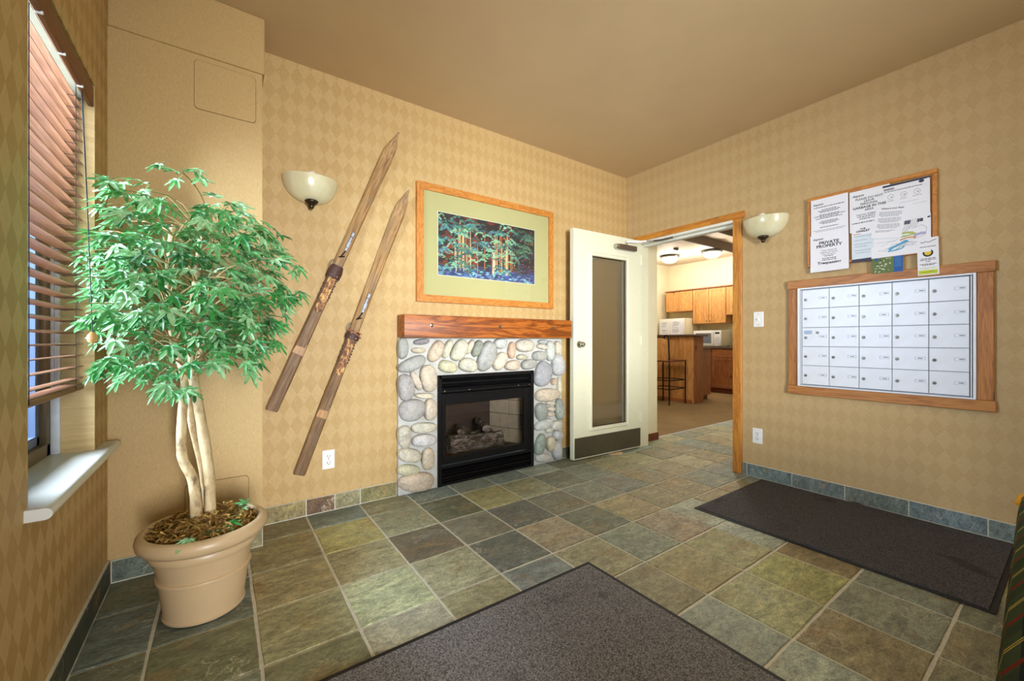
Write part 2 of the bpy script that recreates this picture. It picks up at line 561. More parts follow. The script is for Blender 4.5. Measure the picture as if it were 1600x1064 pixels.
for i in range(len(XL) - 1):
    for j in range(4, len(YL) - 1):
        x0, x1, y0, y1 = XL[i] + G, XL[i + 1] - G, YL[j] + G, YL[j + 1] - G
        x0 = max(x0, XC + .014)
        if x1 > 6.3 or x1 - x0 < .02: continue
        if y1 > 2.69: y1 = 2.696
        if y0 < 1.0 and x0 > XB - .2:
            if x0 > XB: continue
            x1 = min(x1, XB - .012)
        # keep clear of the chase
        if y1 > 2.43 and x0 < .165:
            if y0 > 2.40 and x1 < .17: continue
            if x1 <= .18: y1 = 2.428
            if x1 > .18 and y0 > 2.4: x0 = .178
        if y1 - y0 < .02: continue
        cx, cy = (x0 + x1) / 2, (y0 + y1) / 2
        w, h = x1 - x0, y1 - y0
        col = SPEC.get((i - XL0, j - 6)) or random.choice(PAL)
        f = random.uniform(.92, 1.08)
        c = tuple(min(.8, v * f * k_) for v, k_ in zip(lin(col), (1.80, 1.98, 2.16)))
        if abs(w - .297) < .004 and abs(h - .299) < .02:
            o = put('tile', full[(i * 7 + j * 3) % 6], floor, loc=(cx, cy, random.uniform(-.0006, .0006)), scale=(w / .297, h / .299, 1), color=c)
        else:
            o = put('tile', tile_mesh(w, h, i * 31 + j), floor, loc=(cx, cy, 0), color=c)


# slate baseboards: a grout strip with a row of slate pieces
def base_row(name, horiz, fixed, cuts, zt, sgn, cols):
    """horiz 'x' or 'y' run; fixed = wall plane; sgn = direction the faces look"""
    a, b = min(cuts), max(cuts)
    mb = MB()
    if horiz == 'x': mb.box((a, fixed, -.002), (b, fixed + sgn * .009, zt + .003))
    else: mb.box((fixed, a, -.002), (fixed + sgn * .009, b, zt + .003))
    root = struct(name, mb, M['grout'])
    cs = sorted(cuts)
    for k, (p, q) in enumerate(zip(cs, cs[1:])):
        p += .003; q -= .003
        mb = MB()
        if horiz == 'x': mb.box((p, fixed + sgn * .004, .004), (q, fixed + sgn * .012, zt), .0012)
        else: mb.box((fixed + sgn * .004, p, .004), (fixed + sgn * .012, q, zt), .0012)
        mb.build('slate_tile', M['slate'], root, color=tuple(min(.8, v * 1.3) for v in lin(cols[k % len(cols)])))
    return root


base_row('baseboard_back', 'x', YA, [.17, .412, .572, .725, .962], .094, -1, [(138, 124, 84), (104, 80, 60), (134, 128, 98), (120, 114, 76)])
base_row('baseboard_door_side', 'x', YA, [2.46, 2.72, 3.03, 3.33], .094, -1, [(104, 110, 100), (112, 112, 92)])
bpy.data.objects['baseboard_door_side'].name = 'baseboard_behind_door'
base_row('baseboard_right', 'y', XB, [1.572, 1.54, 1.233, .927, .621, .312, .0, -.3, -.6], .094, -1, [(112, 126, 124), (108, 122, 122), (114, 126, 122), (110, 124, 126), (108, 116, 108), (112, 122, 118)])
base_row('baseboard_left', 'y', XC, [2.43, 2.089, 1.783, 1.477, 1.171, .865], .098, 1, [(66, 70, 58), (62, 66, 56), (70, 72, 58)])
base_row('baseboard_column', 'x', YCOL, [XC + .012, -.20, .106, .172], .094, -1, [(96, 104, 92), (100, 106, 92), (126, 118, 88)])

# wallpapered access hatches in the chase
for (x0, x1, z0, z1) in ((-.106, .143, 2.143, 2.376), (-.14, .112, .12, .372)):
    mb = MB()
    out = []
    r_ = .018
    for cx, cz, a0 in ((x1 - r_, z1 - r_, 0), (x0 + r_, z1 - r_, 90), (x0 + r_, z0 + r_, 180), (x1 - r_, z0 + r_, 270)):
        for k in range(5):
            a = R(a0 + 22.5 * k)
            out.append((cx + r_ * math.cos(a), cz + r_ * math.sin(a)))
    mb.prism(out, .0022, lambda u, v, w: (u, YCOL - w, v))
    rim = mb.build('access_hatch', m_plain('hatch_edge', (128, 98, 56), .8), wall_column)
    out2 = [((u - (x0 + x1) / 2) * .982 + (x0 + x1) / 2, (v - (z0 + z1) / 2) * .982 + (z0 + z1) / 2) for u, v in out]
    MB().prism(out2, .0016, lambda u, v, w: (u, YCOL - .0022 - w, v)).build('hatch_cover', M['paper_plain'], rim)


# ------------------------------------------------------------------ window with sill and wooden blind
win = bpy.data.objects.new('window_1', None)
COL.objects.link(win)
win.location = (XC, 1.89, WZ0)
WOFF[win.name] = Vector(win.location)
win['kind'] = 'structure'
M['win_brown'] = m_plain('window_frame_brown', (112, 92, 62), 0.5)
M['win_white'] = m_plain('window_stop_white', (214, 218, 222), 0.5)
xg = XC - .135
mb = MB()
for y0, y1, z0, z1 in ((WY0, WY0 + .045, WZ0, WZ1), (WY1 - .045, WY1, WZ0, WZ1), (WY0, WY1, WZ0, WZ0 + .045), (WY0, WY1, WZ1 - .045, WZ1)):
    mb.box((xg - .035, y0, z0), (xg + .02, y1, z1), .003)
mb.build('window_frame', M['win_brown'], win)
mb = MB()
for y0, y1, z0, z1 in ((WY0 + .045, WY0 + .075, WZ0 + .045, WZ1 - .045), (WY1 - .075, WY1 - .045, WZ0 + .045, WZ1 - .045), (WY0 + .045, WY1 - .045, WZ0 + .045, WZ0 + .08), (WY0 + .045, WY1 - .045, WZ1 - .08, WZ1 - .045)):
    mb.box((xg - .03, y0, z0), (xg + .002, y1, z1), .003)
mb.build('sash', m_plain('sash_blue_grey', (96, 112, 140), 0.5), win)
mb = MB()
for y0, y1 in ((WY0, WY0 + .014), (WY1 - .014, WY1)):
    mb.box((xg + .02, y0, WZ0), (xg + .045, y1, WZ1), .002)
mb.build('window_stop', M['win_white'], win)
bx('pane', (xg - .017, WY0 + .06, WZ0 + .06), (xg - .013, WY1 - .06, WZ1 - .06), m_glass('window_glass', (.93, .97, 1.0), .14), win)
# sill with rounded nose
mb = MB()
prof = [(XC - .172, .592), (XC - .172, .6245),(XC - .10, .6245), (XC + .030, .622)]
for k in range(7):
    a = R(90 - 30 * k)
    prof.append((XC + .036 + .014 * math.cos(a), .607 + .015 * math.sin(a)))
prof += [(XC + .030, .592)]
mb.prism([(x, z) for x, z in prof], .862, lambda u, v, w: (u, 1.528 + w, v))
mb.build('window_sill', M['sill'], win, smooth=True)

# boarded facade outside
M['siding'] = m_plain('siding_blue', (214, 222, 232), 0.7, var=0.08, scale=6)
M['siding2'] = m_plain('siding_dark', (150, 164, 188), 0.7, var=0.08, scale=6)
sd = thing('board_fence', (-1.6, 4.2, 0), 'pale blue grey vertical board fence outside the left window', 'fence')
x = -3.4
k = 0
while x < -.62:
    w = .10
    bx('board', (x, 4.2 + (k % 2) * .02, 0), (x + w - .008, 4.225 + (k % 2) * .02, 2.6), M['siding'] if k % 3 else M['siding2'], sd, .004)
    x += w; k += 1
bx('rail', (-3.4, 4.245, .4), (-.62, 4.29, .5), M['siding2'], sd, .004)
bx('rail', (-3.4, 4.245, 2.0), (-.62, 4.29, 2.1), M['siding2'], sd, .004)
struct('floor_outside', MB().box((-6, -4, -.3), (XC - .2, 8, -.2)), m_plain('paving', (150, 152, 150), .8))

bl = thing('window_blind', (XC - .03, 1.89, .86), 'brown wooden slat blind lowered over the left window', 'blind')
BX = XC - .052
slat_me = None
mb = MB()
prof = [(-.025, 0), (-.013, .0022), (0, .003), (.013, .0022), (.025, 0), (.025, -.0022), (.013, 0), (0, .0008), (-.013, 0), (-.025, -.0022)]
mb.prism(prof, .640, lambda u, v, w: (u, w - .320, v))
slat_me = mb.mesh('slat', M['slat'])
zs = .905
n_sl = 25
for k in range(n_sl):
    put('slat', slat_me, bl, loc=(BX, 1.889, zs + .0425 * k), rot=(0, R(-6 + k * .35), 0))
bx('bottom_rail', (BX - .026, 1.569, .862), (BX + .026, 2.209, .884), M['slat'], bl, .003)
bx('head_rail', (BX - .028, 1.565, 1.962), (BX + .028, 2.213, 2.005), m_plain('head_rail', (150, 142, 118), .5), bl, .002)
va = bx('valance', (XC - .018, 1.558, 1.945), (XC - .002, 2.224, 2.022), M['valance'], bl, .003)
for yy in (1.66, 1.86, 2.06):
    bx('valance_clip', (XC - .016, yy, 1.941), (XC + .001, yy + .006, 1.949), M['plastic'], va, .001)
for yy in (1.66, 2.10):
    for dx in (-.027, .027):
        MB().tube([(BX + dx, yy, .87), (BX + dx, yy, 1.965)], .0012, 5).build('ladder_cord', M['black_mat'], bl)
    mb = MB()
    for k in range(n_sl):
        mb.tube([(BX - .027, yy, zs - .004 + .0425 * k), (BX + .027, yy, zs - .004 + .0425 * k)], .001, 4)
    o = mb.build('ladder_rungs', M['black_mat'], bl); o['kind'] = 'stuff'
pc = [(XC - .012, 2.10, 1.962), (XC + .02, 2.01, 1.52), (XC + .048, 1.93, 1.07)]
MB().tube(pc, .0014, 6).build('pull_cord', M['black_mat'], bl)
MB().tube([(p[0], p[1] + .012 * (1 - i / 2), p[2]) for i, p in enumerate(pc)], .0014, 6).build('pull_cord', M['black_mat'], bl)
mb = MB()
mb.lathe([(.0, .02), (.006, .018), (.013, .008), (.015, -.002), (.012, -.012), (.006, -.017), (0, -.018)], (XC + .048, 1.93, 1.055), 16)
mb.build('cord_bead', m_plain('bead_wood', (208, 150, 92), .4), bl, smooth='all', weld=True)


# ------------------------------------------------------------------ door casing, frame and open door
tr = bpy.data.objects.new('trim_1', None); COL.objects.link(tr); tr.location = (XB, 2.1, 0); WOFF[tr.name] = Vector(tr.location); tr['kind'] = 'structure'
bx('head_casing', (XB - .019, 1.557, 2.008), (XB, 2.625, 2.062), M['pine_y'], tr, .003)
bx('side_casing', (XB - .017, 1.578, 0), (XB, 1.646, 2.008), M['pine_z'], tr, .003)
bx('side_casing', (XB - .017, 2.548, 0), (XB, 2.612, 2.008), M['pine_z'], tr, .003)
fr = bpy.data.objects.new('trim_2', None); COL.objects.link(fr); fr.location = (XB, 2.1, 0); WOFF[fr.name] = Vector(fr.location); fr['kind'] = 'structure'
bx('head_jamb', (XB - .012, 1.632, 1.986), (XB + .135, 2.558, 2.010), M['white'], fr, .002)
bx('head_stop', (XB + .04, 1.645, 1.966), (XB + .10, 2.545, 1.986), M['white'], fr, .002)
bx('side_jamb', (XB - .004, 1.632, 0), (XB + .135, 1.650, 1.986), M['white'], fr, .002)
bx('side_jamb', (XB - .004, 2.546, 0), (XB + .135, 2.560, 1.986), M['door_paint'], fr, .002)

HX, HY = 3.338, 2.532
ang = math.atan2(.040, -.862)
dvec = Vector((math.cos(ang), math.sin(ang), 0))      # hinge -> free edge
nvec = Vector((-dvec.y, dvec.x, 0))                     # towards the room is the face
if nvec.y > 0: nvec = -nvec
DW, DT = .865, .045


def dfr(u, w, z):
    """u along the leaf from the hinge, w towards the camera from the front face"""
    return Vector((HX, HY, 0)) + dvec * u + nvec * w + Vector((0, 0, z))


def dbox(name, u0, u1, w0, w1, z0, z1, mat, parent, bevel=.002):
    mb = MB().box((u0, w0, z0), (u1, w1, z1), bevel)
    for v in mb.bm.verts: v.co = dfr(v.co.x, v.co.y, v.co.z)
    return mb.build(name, mat, parent)


door = bpy.data.objects.new('door_1', None); COL.objects.link(door); door.location = (HX, HY, 0); WOFF[door.name] = Vector(door.location); door['kind'] = 'structure'
GU0, GU1, GZ0, GZ1 = .195, .665, .262, 1.812
mb = MB()
for a in ((0, GU0, .012, 2.018), (GU1, DW, .012, 2.018), (GU0, GU1, .012, GZ0), (GU0, GU1, GZ1, 2.018)):
    mb.box((a[0], -DT, a[2]), (a[1], 0, a[3]))
for v in mb.bm.verts: v.co = dfr(v.co.x, v.co.y, v.co.z)
leaf = mb.build('door_leaf', M['door_paint'], door)
for (u0, u1, z0, z1) in ((GU0 - .022, GU0 + .012, GZ0 - .022, GZ1 + .022), (GU1 - .012, GU1 + .022, GZ0 - .022, GZ1 + .022), (GU0 + .012, GU1 - .012, GZ0 - .022, GZ0 + .012), (GU0 + .012, GU1 - .012, GZ1 - .012, GZ1 + .022)):
    dbox('glazing_bead', u0, u1, -.014, .018, z0, z1, M['door_paint'], leaf, .009)
dbox('glass', GU0, GU1, -.026, -.020, GZ0, GZ1, m_glass('wired_glass', (.66, .60, .46), .05, .08), door)
kp = dbox('kick_plate', .008, DW - .012, 0, .0016, .020, .198, M['steel'], door, .0005)
for uu in (.03, .31, .59, DW - .03):
    for zz in (.034, .184):
        mb = MB()
        mb.lathe([(0, .002), (.004, .0014), (.0045, 0)], (0, 0, 0), 8)
        for v in mb.bm.verts:
            p = v.co.copy(); v.co = dfr(uu + p.x, .0016 + p.z, zz + p.y)
        mb.build('screw', M['chrome'], kp)
for side in (1, -1):
    mb = MB()
    mb.lathe([(0, .062), (.018, .060), (.026, .050), (.027, .042), (.020, .030), (.011, .026), (.010, .010), (.030, .008), (.032, 0), (0, 0)], (0, 0, 0), 20)
    for v in mb.bm.verts:
        p = v.co.copy()
        v.co = dfr(.800 + p.x, (p.z if side > 0 else -DT - p.z), 1.012 + p.y)
    mb.build('door_knob', M['chrome'], door, smooth=True)
cl = dbox('door_closer', .10, .345, .002, .044, 1.895, 1.942, m_plain('closer_metal', (120, 104, 92), .35, .7), leaf, .006)
for uu, ww in ((.345, .0),):
    mb = MB()
    mb.lathe([(0, .03), (.022, .03), (.024, .024), (.024, 0), (0, 0)], (0, 0, 0), 16)
    for v in mb.bm.verts:
        p = v.co.copy(); v.co = dfr(.345 + p.z, .024 + p.x, 1.918 + p.y)
    mb.build('closer_cap', M['chrome'], door, smooth=True)
mb = MB(); mb.tube([dfr(.23, .03, 1.945), dfr(.23, .03, 1.972), Vector((3.24, 2.40, 1.975)), Vector((3.322, 2.345, 1.978))], .007, 8)
mb.build('closer_arm', M['chrome'], door)
mb = MB(); mb.tube([Vector((3.30, 2.36, 1.978)), Vector((3.325, 2.30, 1.978)), Vector((3.325, 2.18, 1.978))], .009, 8)
mb.build('closer_bracket', M['steel'], door)
for zz in (.25, 1.0, 1.78):
    MB().tube([dfr(-.003, .004, zz), dfr(-.003, .004, zz + .1)], .006, 8).build('hinge', M['door_paint'], door)

# wedge under the door
mb = MB()
wp = [(0, 0), (.135, 0), (.135, .028)]
d1 = Vector((.135, -.062, 0)).normalized(); d2 = Vector((.25, .97, 0)).normalized()
mb.prism([(0, .001), (.125, .001), (.125, .020), (0, .005)], .036, lambda u, v, w: Vector((2.89, 2.545, 0)) + d1 * u + d2 * (w - .018) + Vector((0, 0, v)))
tag(mb.build('door_wedge', m_wood('raw_wood', (232, 202, 158), (214, 180, 134), (190, 150, 104), 0, knots=False)), 'pale raw wooden wedge on the floor under the open door', 'door wedge')

# entry frame and glass behind the camera
en = bpy.data.objects.new('window_2', None); COL.objects.link(en); en.location = (.75, YBACK, 0); WOFF[en.name] = Vector(en.location); en['kind'] = 'structure'
for x in (EX0, EX1 - .06):
    bx('stile', (x, YBACK - .08, 0), (x + .06, YBACK - .03, EZ), M['door_paint'], en, .003)
bx('rail', (EX0, YBACK - .08, EZ - .07), (EX1, YBACK - .03, EZ), M['door_paint'], en, .003)
bx('rail', (EX0, YBACK - .08, 0), (EX1, YBACK - .03, .15), M['door_paint'], en, .003)


# ------------------------------------------------------------------ fireplace
STONES = [(0.993, 0.994, 0.072, 0.036, -90, 'b'), (1.127, 1.037, 0.058, 0.02, 5, 'd'), (1.106, 0.978, 0.055, 0.019, -1, 't'), (1.057, 0.886, 0.105, 0.045, 22, 'b'), (1.013, 0.73, 0.09, 0.058, -81, 'g'), (1.085, 0.771, 0.076, 0.025, -64, 'c'), (1.175, 0.784, 0.096, 0.061, -82, 'c'), (1.151, 0.663, 0.075, 0.019, -5, 'c'), (1.232, 0.971, 0.085, 0.046, 59, 'p'), (1.055, 0.574, 0.090, 0.077, 0, 'b'), (1.189, 0.564, 0.076, 0.05, -86, 'c'), (1.142, 0.443, 0.093, 0.038, -4, 'c'), (1.003, 0.399, 0.082, 0.044, -86, 'c'), (1.142, 0.356, 0.089, 0.044, -3, 'w'), (1.040, 0.269, 0.086, 0.047, -17, 'c'), (1.172, 0.223, 0.079, 0.047, -85, 'p'), (1.032, 0.171, 0.080, 0.036, -10, 'y'), (1.090, 0.078, 0.128, 0.066, -9, 'p'), (1.32, 0.987, 0.072, 0.028, 67, 'c'), (1.416, 0.975, 0.089, 0.055, 59, 'c'), (1.506, 1.0, 0.061, 0.023, 61, 'c'), (1.568, 0.987, 0.068, 0.037, 59, 'e'), (1.653, 0.926, 0.121, 0.074, 64, 'b'), (1.777, 1.022, 0.056, 0.042, -1, 'w'), (1.77, 0.886, 0.077, 0.051, 55, 'c'), (1.884, 0.968, 0.07, 0.033, 84, 'o'), (2.016, 1.005, 0.094, 0.052, 2, 'c'), (1.991, 0.911, 0.057, 0.023, -2, 'v'), (1.326, 0.858, 0.076, 0.043, -15, 'y'), (1.489, 0.864, 0.074, 0.053, -10, 'c'), (1.896, 0.847, 0.074, 0.041, 0, 't'), (2.061, 0.851, 0.082, 0.04, 7, 'b'), (2.175, 0.917, 0.082, 0.04, -2, 'b'), (2.201, 0.994, 0.056, 0.022, -7, 'c'), (2.209, 1.034, 0.048, 0.02, 0, 'b'), (2.284, 0.959, 0.085, 0.045, -90, 'w'), (2.371, 0.985, 0.059, 0.035, -90, 'c'), (2.206, 0.765, 0.111, 0.085, 71, 'B'), (2.371, 0.833, 0.097, 0.064, -88, 'l'), (2.329, 0.693, 0.031, 0.03, -54, 'p'), (2.391, 0.654, 0.075, 0.024, -90, 'c'), (2.254, 0.585, 0.130, 0.057, 0, 'p'), (2.186, 0.449, 0.078, 0.058, -81, 'e'), (2.29, 0.51, 0.049, 0.019, -9, 'c'), (2.298, 0.463, 0.048, 0.019, -7, 'c'), (2.293, 0.418, 0.048, 0.021, -7, 'c'), (2.388, 0.45, 0.093, 0.045, -88, 'e'), (2.22, 0.338, 0.100, 0.045, 6, 'w'), (2.356, 0.313, 0.068, 0.041, -1, 'w'), (2.273, 0.284, 0.037, 0.026, -14, 'c'), (2.374, 0.228, 0.058, 0.042, -16, 'l'), (2.175, 0.177, 0.092, 0.046, 70, 'e'), (2.29, 0.164, 0.066, 0.048, -81, 'p'), (2.36, 0.101, 0.084, 0.049, -85, 'l'), (2.208, 0.06, 0.085, 0.038, -11, 'w')]
SCOL = {'b': (156, 162, 160), 'B': (142, 152, 160), 'd': (122, 122, 128), 't': (212, 196, 164), 'g': (166, 168, 166), 'c': (208, 200, 174), 'p': (206, 186, 156),
        'y': (212, 202, 168), 'w': (200, 200, 196), 'e': (112, 130, 124), 'o': (208, 166, 130), 'v': (178, 178, 148), 'l': (180, 188, 190)}


def m_stone():
    t = NT('river_stone')
    oi = t.node('ShaderNodeObjectInfo')
    v = t.coord()
    n = t.noise(v, 17, 6, .7, .5)
    n2 = t.noise(v, 80, 4, .65)
    c = t.mix(1.0, oi.outputs['Color'], t.ramp(n, [(.28, (.58, .60, .63)), (.48, (.92, .92, .92)), (.72, (1.18, 1.15, 1.08))]), 'MULTIPLY')
    c = t.mix(1.0, c, t.ramp(n2, [(.3, (.74, .74, .75)), (.7, (1.14, 1.14, 1.13))]), 'MULTIPLY')
    t.bump(n2, .3, .004)
    return t.fin(c, .6, 0, .35)


M['stone'] = m_stone()
fp = thing('fireplace', (1.69, YA, 0), 'gas fireplace with a river stone surround below the wooden mantel', 'fireplace')
YM = 2.680
mb = MB()
mb.box((.968, YM, 0), (FX0, YA, 1.064), .006, 2).box((FX1, YM, 0), (2.436, YA, 1.064), .006, 2).box((FX0 - .02, YM + .0005, FZ1), (FX1 + .02, YA, 1.0635), .004)
mort = mb.build('mortar_surround', M['mortar'], fp)
for k, (sx, sz, ra, rb, an, c) in enumerate(STONES):
    rnd = random.Random(k * 5 + 1)
    N = 18
    ph, a2, a3 = rnd.uniform(0, 6.28), rnd.uniform(.02, .07), rnd.uniform(.01, .05)
    prof = [1 + a2 * math.cos(2 * (2 * math.pi * i / N) + ph) * .5 + a3 * math.cos(3 * (2 * math.pi * i / N) + ph * 2) for i in range(N)]
    hgt = min(.060, .026 + rb * .62)
    mb = MB(); bm = mb.bm
    ca, sa = math.cos(R(an)), math.sin(R(an))
    rings = []
    for rr, hh in ((.92, -.012), (.99, .08), (1.0, .36), (.95, .66), (.80, .88), (.52, .98)):
        ring = []
        for i in range(N):
            u = 2 * math.pi * i / N
            ee = .86
            cu, su = math.copysign(abs(math.cos(u)) ** ee, math.cos(u)), math.copysign(abs(math.sin(u)) ** ee, math.sin(u))
            px, pz = ra * cu * rr * prof[i], rb * su * rr * prof[i]
            h = hh * hgt * (1 + .12 * math.cos(u + ph)) if hh > 0 else hh
            ring.append(bm.verts.new((sx + px * ca - pz * sa, YM - h, min(1.063, max(.002, sz + px * sa + pz * ca)))))
        rings.append(ring)
    for a, b in zip(rings, rings[1:]):
        for i in range(N): bm.faces.new((a[i], a[(i + 1) % N], b[(i + 1) % N], b[i]))
    top = bm.verts.new((sx, YM - hgt * 1.0, sz))
    for i in range(N): bm.faces.new((rings[-1][i], rings[-1][(i + 1) % N], top))
    col = tuple((x * .66 + y_ * .34) * rnd.uniform(.96, 1.05) for x, y_ in zip(lin(SCOL[c]), lin((206, 202, 188))))
    mb.build('stone', M['stone'], mort, smooth='all', color=col)

# black metal insert
FF = YM - .012
ins = MB()
ins.box((FX0 - .012, FF, 0.004), (FX0 + .018, YA + .04, FZ1 + .008), .002).box((FX1 - .018, FF, .004), (FX1 + .012, YA + .04, FZ1 + .008), .002)
ins.box((FX0, FF, FZ1 - .018), (FX1, YA + .04, FZ1 + .008), .002).box((FX0, FF + .006, .004), (FX1, YA + .04, .022), .002)
ins.box((FX0, FF + .05, .02), (FX1, FF + .055, .15)).box((FX0, FF + .05, .64), (FX1, FF + .055, FZ1))
body = ins.build('insert_body', M['black'], fp)


def louvre(z0, z1):
    mb = MB()
    mb.prism([(0, 0), (0, .006), (-.018, (z1 - z0) * .75), (-.006, z1 - z0), (.03, z1 - z0), (.03, 0)], FX1 - FX0 - .04, lambda u, v, w: (FX0 + .02 + w, FF + .02 + u, z0 + v))
    return mb.build('louvre', M['black'], fp)


for z0, z1 in ((.738, .772), (.692, .730), (.028, .066), (.074, .110)):
    louvre(z0, z1)
bx('trim_bar', (FX0 - .006, FF - .006, .672), (FX1 + .006, FF + .03, .690), M['black'], fp, .003)
bx('trim_bar', (FX0 - .006, FF - .006, .128), (FX1 + .006, FF + .03, .150), M['black'], fp, .003)
gx0, gx1, gz0, gz1 = 1.315, 2.018, .208, .582
mb = MB()
for a in ((FX0 + .006, gx0, .158, .664), (gx1, FX1 - .02, .158, .664), (gx0, gx1, gz1, .664), (gx0, gx1, .158, gz0)):
    mb.box((a[0], FF + .004, a[2]), (a[1], FF + .03, a[3]), .003)
dr = mb.build('glass_door_frame', M['black'], fp)
for (a, b) in (((FX0 + .02, FF - .001, .170), (FX1 - .034, FF + .006, .178)), ((FX0 + .02, FF - .001, .642), (FX1 - .034, FF + .006, .650)), ((FX0 + .02, FF - .001, .178), (FX0 + .028, FF + .006, .642)), ((FX1 - .042, FF - .001, .178), (FX1 - .034, FF + .006, .642))):
    bx('door_bead', a, b, M['black'], dr, .001)
bx('glass', (gx0, FF + .016, gz0), (gx1, FF + .019, gz1), m_glass('firebox_glass', (.80, .78, .76), .14, .03), fp)
for xx, zz in ((1.50, .683), (1.95, .684), (2.06, .684), (1.30, .683)):
    mb = MB(); mb.lathe([(0, .004), (.006, .003), (.007, 0)], (0, 0, 0), 8)
    for v in mb.bm.verts:
        p = v.co.copy(); v.co = Vector((xx + p.x, FF - .006 - p.z, zz + p.y))
    mb.build('bolt', M['chrome'], fp)
# chamber
M['brick'] = m_plain('fire_brick', (232, 220, 196), .9, var=.10, scale=24, bump=.3)
M['soot'] = m_plain('chamber_metal', (92, 76, 68), .55, .2, var=.15, scale=5)
YB2 = 3.06
bx0, bx1 = 1.42, 1.93            # back corners of the splayed chamber
mb = MB()
mb.quad((bx0, YB2, .17), (bx1, YB2, .17), (bx1, YB2, .66), (bx0, YB2, .66))
mb.quad((FX0 + .012, YA, .17), (bx0, YB2, .17), (bx0, YB2, .66), (FX0 + .012, YA, .66))
mb.quad((FX0, YA - .01, .66), (FX1, YA - .01, .66), (bx1, YB2, .66), (bx0, YB2, .66))
mb.build('chamber_back', M['soot'], fp)
mb = MB(); mb.quad((FX0, YA - .01, .17), (FX1, YA - .01, .17), (bx1, YB2, .17), (bx0, YB2, .17)).build('chamber_floor', M['black_mat'], fp)
pa, pb = Vector((FX1 - .012, YA - .005, 0)), Vector((bx1, YB2, 0))
dd = (pb - pa); LL = dd.length; dd.normalize(); nn = Vector((-dd.y, dd.x, 0))
if nn.x > 0: nn = -nn
mb = MB()
mb.box((0, -.01, .17), (LL, 0, .66))
for v in mb.bm.verts: v.co = pa + dd * v.co.x + nn * v.co.y + Vector((0, 0, v.co.z))
bw = mb.build('brick_panel', m_plain('brick_joint', (150, 136, 110), .9), fp)
for r_i in range(4):
    z0 = .175 + r_i * .121
    xs = [0, .26 * LL, .74 * LL, LL] if r_i % 2 else [0, .5 * LL, LL]
    for a, b in zip(xs, xs[1:]):
        mb = MB().box((a + .003, -.002, z0 + .003), (b - .003, .008, min(z0 + .118, .658)), .002)
        for v in mb.bm.verts: v.co = pa + dd * v.co.x + nn * v.co.y + Vector((0, 0, v.co.z))
        mb.build('fire_brick', M['brick'], bw)


def m_bark():
    t = NT('charred_log')
    n = t.noise(t.coord(scale=(1, 3, 3)), 16, 6, .7, .4)
    c = t.ramp(n, [(.38, lin((40, 36, 34))), (.5, lin((120, 108, 98))), (.62, lin((206, 196, 186)))])
    t.bump(n, .8, .012)
    return t.fin(c, .85)


M['bark'] = m_bark()


def log(a, b, r0, seed, name='log'):
    rnd = random.Random(seed)
    a, b = Vector(a), Vector(b)
    n = 9
    pts = [a.lerp(b, i / n) + Vector((0, rnd.uniform(-.004, .004), rnd.uniform(-.004, .004))) for i in range(n + 1)]
    mb = MB(); mb.tube(pts, [r0 * rnd.uniform(.9, 1.08) for _ in pts], 12)
    for v in mb.bm.verts: v.co += Vector((rnd.uniform(-.003, .003), rnd.uniform(-.003, .003), rnd.uniform(-.003, .003)))
    return mb.build(name, M['bark'], fp, smooth=True)


log((1.40, 2.80, .232), (1.86, 2.775, .238), .048, 1)
log((1.40, 2.80, .285), (1.86, 2.775, .275), .040, 9)
log((1.50, 2.79, .335), (1.58, 2.97, .345), .028, 2)
log((1.72, 2.78, .345), (1.76, 2.97, .365), .033, 3)
log((1.45, 2.93, .25), (1.86, 2.93, .26), .05, 4)
bx('ember_tray', (1.36, 2.76, .172), (1.90, 3.0, .19), m_plain('embers', (150, 100, 50), .9, var=.4, scale=60), fp, .004)

# mantel
mt = thing('mantel_shelf', (1.70, YA, 1.07), 'thick orange stained wooden mantel beam above the stone fireplace', 'mantel')
bx('beam', (.968, 2.572, 1.067), (2.452, YA, 1.217), M['mantel'], mt, .004, 2)
for xx in (1.160, 1.715, 2.262):
    mb = MB(); mb.lathe([(0, .007), (.006, .006), (.0075, .003), (.013, .002), (.014, 0), (0, 0)], (0, 0, 0), 12)
    for v in mb.bm.verts:
        p = v.co.copy(); v.co = Vector((xx + p.x, 2.572 - p.z, 1.150 + p.y))
    mb.build('bolt', M['chrome'], mt)


# ------------------------------------------------------------------ framed print
pic = thing('framed_print', (1.71, YA, 1.32), 'framed forest print with olive mat hanging above the mantel', 'picture')
px0, px1, pz0, pz1 = 1.100, 2.342, 1.318, 2.152
fw = .050
YF = YA - .030
for nm, pts, mt_ in (('top', [(px0, pz1), (px1, pz1), (px1 - fw, pz1 - fw), (px0 + fw, pz1 - fw)], 'oak'), ('bottom', [(px0, pz0), (px0 + fw, pz0 + fw), (px1 - fw, pz0 + fw), (px1, pz0)], 'oak'),
                     ('left', [(px0, pz0), (px0, pz1), (px0 + fw, pz1 - fw), (px0 + fw, pz0 + fw)], 'oak_z'), ('right', [(px1, pz0), (px1 - fw, pz0 + fw), (px1 - fw, pz1 - fw), (px1, pz1)], 'oak_z')):
    mb = MB().prism(pts, .029, lambda u, v, w: (u, YA - .001 - w, v))
    mb.build('frame_rail', M[mt_], pic)
M['matboard'] = m_plain('mat_board', (188, 180, 128), .8, var=.01)
bx('mat_board', (px0 + fw - .004, YF + .012, pz0 + fw - .004), (px1 - fw + .004, YF + .016, pz1 - fw + .004), M['matboard'], pic)
ax0, ax1, az0, az1 = 1.262, 2.140, 1.517, 1.968
bx('print_bevel', (ax0 - .004, YF + .0112, az0 - .004), (ax1 + .004, YF + .0125, az1 + .004), m_plain('mat_bevel', (226, 226, 206), .7), pic)


